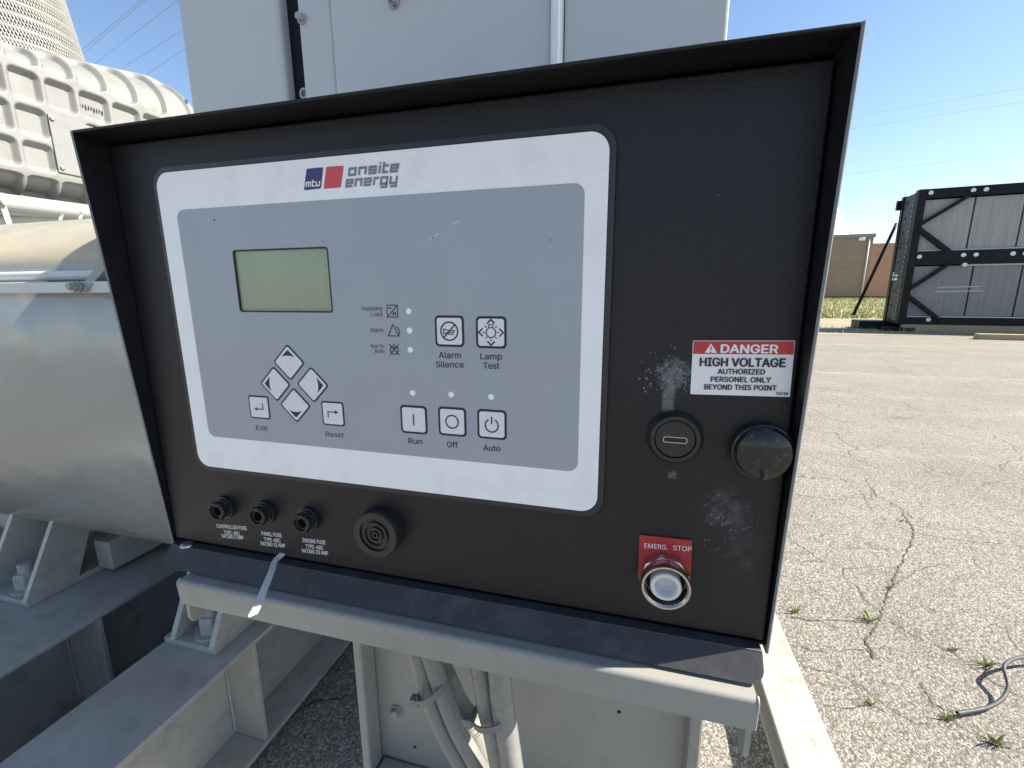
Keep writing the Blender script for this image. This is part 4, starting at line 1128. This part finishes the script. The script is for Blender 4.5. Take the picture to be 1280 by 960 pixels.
def block(s, x0, z0, x1, xh, m, y, w=1.25):
    tot = sum(ADV.get(c, 4.8) for c in s)-1.8; k = (x1-x0)/(tot+1.0); kz = xh/5.0; sh = .22
    cx = x0+.6*k
    for c in s:
        for g_ in GL[c]:
            if g_ == 1: continue
            cl_ = (c == 'o')
            P = [(cx+a*k+(b+.5)*kz*sh, z0+(b+.5)*kz) for a, b in g_]
            lg.stroke(P, w*(k+kz)/2, y, m, cl_)
        cx += ADV.get(c, 4.8)*k
A_, B_ = at(434.5, 219, 1, 0), at(500, 212.5, 1, 0)
block('onsite', A_.x, A_.z-.0004, B_.x-.0012, .0042, 2, -.0001)
A_, B_ = at(432, 233.5, 1, 0), at(498, 227.5, 1, 0)
block('energy', A_.x-.0003, A_.z-.0003, B_.x-.0010, .0042, 2, -.0001)
A_, B_ = at(382, 234.3, 1, 0), at(400, 232.3, 1, 0)
block('mtu', A_.x, A_.z+.0002, B_.x, .0027, 3, -.0002)
obj('emblem', lg, [M['navy'], M['red'], M['inkgrey'], M['white']], face)
# tiny scuffs and specks
for px, py, r_ in ((268, 275, .0006), (541, 297, .0005), (297, 352, .0003), (688, 300, .0004), (480, 330, .0003), (360, 560, .0004)):
    p = at(px, py, 1, 0); obj('speck', MB().lathe([(r_, 0), (r_*.5, .0001)], (p.x, -.0002, p.z), (0, -1, 0), 8), M['ink'], face)
sx = MB()
for a0, b0 in (((536, 300), (548, 292)), ((565, 281), (574, 276))):
    A_, B_ = at(*a0, 1, 0), at(*b0, 1, 0); sx.stroke([(A_.x, A_.z), (B_.x, B_.z)], .0003, -.00015)
obj('scratch', sx, M['overlay'], face)

# ---- fuse holders with captions
for k, ((px, py), lab) in enumerate((((283, 633), 'fuse holder nearest the corner'), ((333, 639), 'middle fuse holder'), ((387, 647.5), 'fuse holder nearest the buzzer'))):
    p = at(px, py, 1, PF)
    f_ = MB().lathe([(.0090, 0), (.0090, .0030), (.0078, .0032), (.0078, .0050), (.0070, .0052), (.0070, .0088), (.0064, .0098), (.0056, .0098), (.0052, .0080), (.0036, .0080), (.0036, .0030), (.0, .0030)], (p.x, PF, p.z), (0, -1, 0), 28, cap=False)
    for a_ in range(0, 360, 60):
        x_, z_ = .0066*math.cos(R(a_)), .0066*math.sin(R(a_)); f_.box((p.x+x_-.0008, PF-.0086, p.z+z_-.0008), (p.x+x_+.0008, PF-.006, p.z+z_+.0008), .0002)
    o = obj('fuse_holder', f_, M['rubber'], ctl)
caps = [[('CONTROLLER FUSE', (271.5, 659.4), (309, 662.5)), ('TYPE-ABC', (280.9, 667.3), (300.3, 669.0)), ('RATING 5 AMP', (278.3, 671.9), (305, 674.2))],
        [('PANEL FUSE', (327.7, 668.8), (352.6, 671.5)), ('TYPE-ABC', (330.8, 676.0), (351.2, 678.2)), ('RATING 15 AMP', (326.8, 681.3), (357, 684.4))],
        [('ENGINE FUSE', (378.8, 677.3), (407.4, 680.5)), ('TYPE-ABC', (382.8, 684.8), (404.6, 687.2)), ('RATING 20 AMP', (378.3, 690.3), (410.7, 693.8))]]
for cpt in caps:
    lettering([(s, a_, b_, .0031) for s, a_, b_ in cpt], ctl, M['white'], PF-.0002, PF, 'caption', bold=.022)
# ---- buzzer
p = at(478.5, 660, 1, PF)
bz = MB().lathe([(.0166, 0), (.0166, .0090), (.0160, .0103), (.0118, .0103), (.0116, .0087), (.0094, .0087), (.0092, .0101), (.0078, .0101), (.0076, .0087), (.0056, .0087), (.0054, .0101), (.0040, .0101), (.0038, .0087), (.0026, .0087), (.0024, .0101), (.0012, .0101), (.0010, .0085), (.0, .0085)], (p.x, PF, p.z), (0, -1, 0), 48, cap=False)
obj('buzzer', bz, M['rubber'], ctl)
# ---- lock
p = at(843, 546, 1, PF)
lk = obj('door_lock', MB().lathe([(.0150, 0), (.0150, .0012), (.0128, .0050), (.0108, .0050), (.0107, .0042)], (p.x, PF, p.z), (0, -1, 0), 48, cap=False), M['rubber'], ctl)
kb = MB().lathe([(.0105, .0001), (.0104, .0044), (.0098, .0048), (.0, .0048)], (p.x, PF, p.z), (0, -1, 0), 40, cap=False)
kb.poly(rr(p.x, p.z-.0003, .0124, .0034, .0012, PF-.00495), (0, .0001, 0), 1)
kb.poly(rr(p.x, p.z-.0003, .0116, .0025, .0010, PF-.0051), (0, .0001, 0), 2)
kb.poly(rr(p.x+.0122, p.z-.0010, .0030, .0004, .0001, PF-.0049), (0, .0001, 0), 2)
obj('lock_barrel', kb, [M['rubber'], M['zinc'], M['dark']], lk)
# ---- domed black cap
p = at(950, 561, 1, PF)
obj('domed_cap', MB().lathe([(.0150, 0), (.0152, .0050), (.0149, .0060), (.0140, .0064), (.0138, .0070), (.0128, .0088), (.0095, .0104), (.0048, .0113), (.0, .0115)], (p.x, PF, p.z), (0, -1, 0), 48, cap=False), M['glossblack'], ctl)
# ---- danger sign
sg = MB(); c4 = [at(*q_, 1, PF) for q_ in ((866, 426), (993, 426), (988, 496), (863, 492))]
cx_, cz2 = sum(q_.x for q_ in c4)/4, sum(q_.z for q_ in c4)/4; w_, h_ = .0473, .0287; rot = R(1.3)
sg.poly(rr(cx_, cz2, w_, h_, .0005, PF-.0003, 3, rot), (0, .0002, 0), 0)
hh_ = .0073; ox, oz = -math.sin(rot)*(h_/2-hh_/2), math.cos(rot)*(h_/2-hh_/2)
sg.poly(rr(cx_+ox, cz2+oz, w_-.0006, hh_-.0006, .0003, PF-.00045, 3, rot), (0, .0001, 0), 1)
a_, b_, c_ = (at(*q_, 1, PF) for q_ in ((880.7, 440.6), (896, 441), (888.6, 429.2)))
sg.flat([(q_.x, PF-.0006, q_.z) for q_ in (a_, b_, c_)], 0)
m_ = (a_+b_+c_)/3; sg.stroke([(m_.x, m_.z+.0017), (m_.x, m_.z-.0004)], .0006, PF-.0007, 1); sg.stroke([(m_.x, m_.z-.0010), (m_.x, m_.z-.0016)], .0006, PF-.0007, 1)
sign = obj('danger_sign', sg, [M['white'], M['signred']], ctl)
lettering([('DANGER', (900.8, 440.6), (971.4, 441.4), .0042)], sign, M['white'], PF-.0007, PF, bold=.075)
lettering([('HIGH VOLTAGE', (874.7, 457.2), (980.6, 458.6), .0043)], sign, M['ink'], PF-.0007, PF, bold=.065)
lettering([('AUTHORIZED', (896.9, 467.2), (955.4, 468.0), .0027), ('PERSONEL ONLY', (888.2, 476.8), (962.9, 478.1), .0027), ('BEYOND THIS POINT', (880.2, 486.3), (969.8, 488.1), .0027), ('76718', (969.1, 493.2), (984, 493.8), .0015)], sign, M['ink'], PF-.0007, PF, bold=.055)
# ---- emergency stop
pl = at(832.5, 686, 1, PF); c0 = at(832.5, 736, 1, PF-.0158)
px0, px1 = at(800, 668, 1, PF).x, at(866, 674, 1, PF).x; zt_ = at(833, 671, 1, PF).z
ep = MB().poly(rr((px0+px1)/2, zt_-.0145, px1-px0, .029, .0003, PF-.0012, 2, R(1.5)), (0, .0010, 0))
plate = obj('stop_plate', ep, M['platered'], ctl)
lettering([('EMERG.', (805.5, 683.2), (834.5, 685.6), .0030), ('STOP', (841, 686.0), (864, 687.9), .0030)], plate, M['white'], PF-.0014, PF)
es = MB().lathe([(.0138, .0012), (.0140, .0020), (.0134, .0066), (.0128, .0070)], (c0.x, PF, c0.z), (0, -1, 0), 8, phase=.2)
es.lathe([(.0124, .0064), (.0124, .0085), (.0131, .0090), (.0134, .0120), (.0134, .0148), (.0130, .0158), (.0120, .0158), (.0112, .0146), (.0112, .0060)], (c0.x, PF, c0.z), (0, -1, 0), 48, cap=False)
stop = obj('emergency_stop', es, M['chrome'], ctl)
obj('stop_well', MB().lathe([(.0111, .0070), (.0085, .0072), (.0, .0072)], (c0.x, PF, c0.z), (0, -1, 0), 40, cap=False), M['dark'], stop)
obj('stop_plunger', MB().lathe([(.0084, .0073), (.0083, .0145), (.0075, .0152), (.0066, .0152), (.0061, .0145), (.0057, .0095), (.0046, .0078), (.0, .0074)], (c0.x, PF, c0.z), (0, -1, 0), 40, cap=False), M['plunger'], stop)

# ---- white cable tie tail poking out below the door
P = [at(345, 700, 1, -.004), at(339.5, 714, 1, -.024), at(330.5, 736, 1, -.048), at(323, 755, 1, -.066), at(316, 768, 1, -.080)]
P.insert(0, P[0]+Vector((.002, .012, .003)))
sp4 = spline([Vector(p) for p in P], 8); tm = MB(); L = []
for i, p in enumerate(sp4):
    d = (sp4[min(i+1, len(sp4)-1)]-sp4[max(i-1, 0)]).normalized(); sd = d.cross(Vector((0, -.3, 1))).normalized()
    nn = sd.cross(d).normalized()*.0007; w2 = .0021
    L.append([tm.bm.verts.new(q) for q in (p-sd*w2-nn, p+sd*w2-nn, p+sd*w2+nn, p-sd*w2+nn)])
for A_, B_ in zip(L, L[1:]):
    for k in range(4): tm.bm.faces.new((A_[k], A_[(k+1) % 4], B_[(k+1) % 4], B_[k]))
tm.bm.faces.new(L[0][::-1]); tm.bm.faces.new(L[-1]); bmesh.ops.recalc_face_normals(tm.bm, faces=tm.bm.faces[:])
o = obj('cable_tie_tail', tm, M['tie']); own_origin(o, P[1]); tag(o, 'white cable tie tail sticking out from under the door of the control box', 'cable tie')
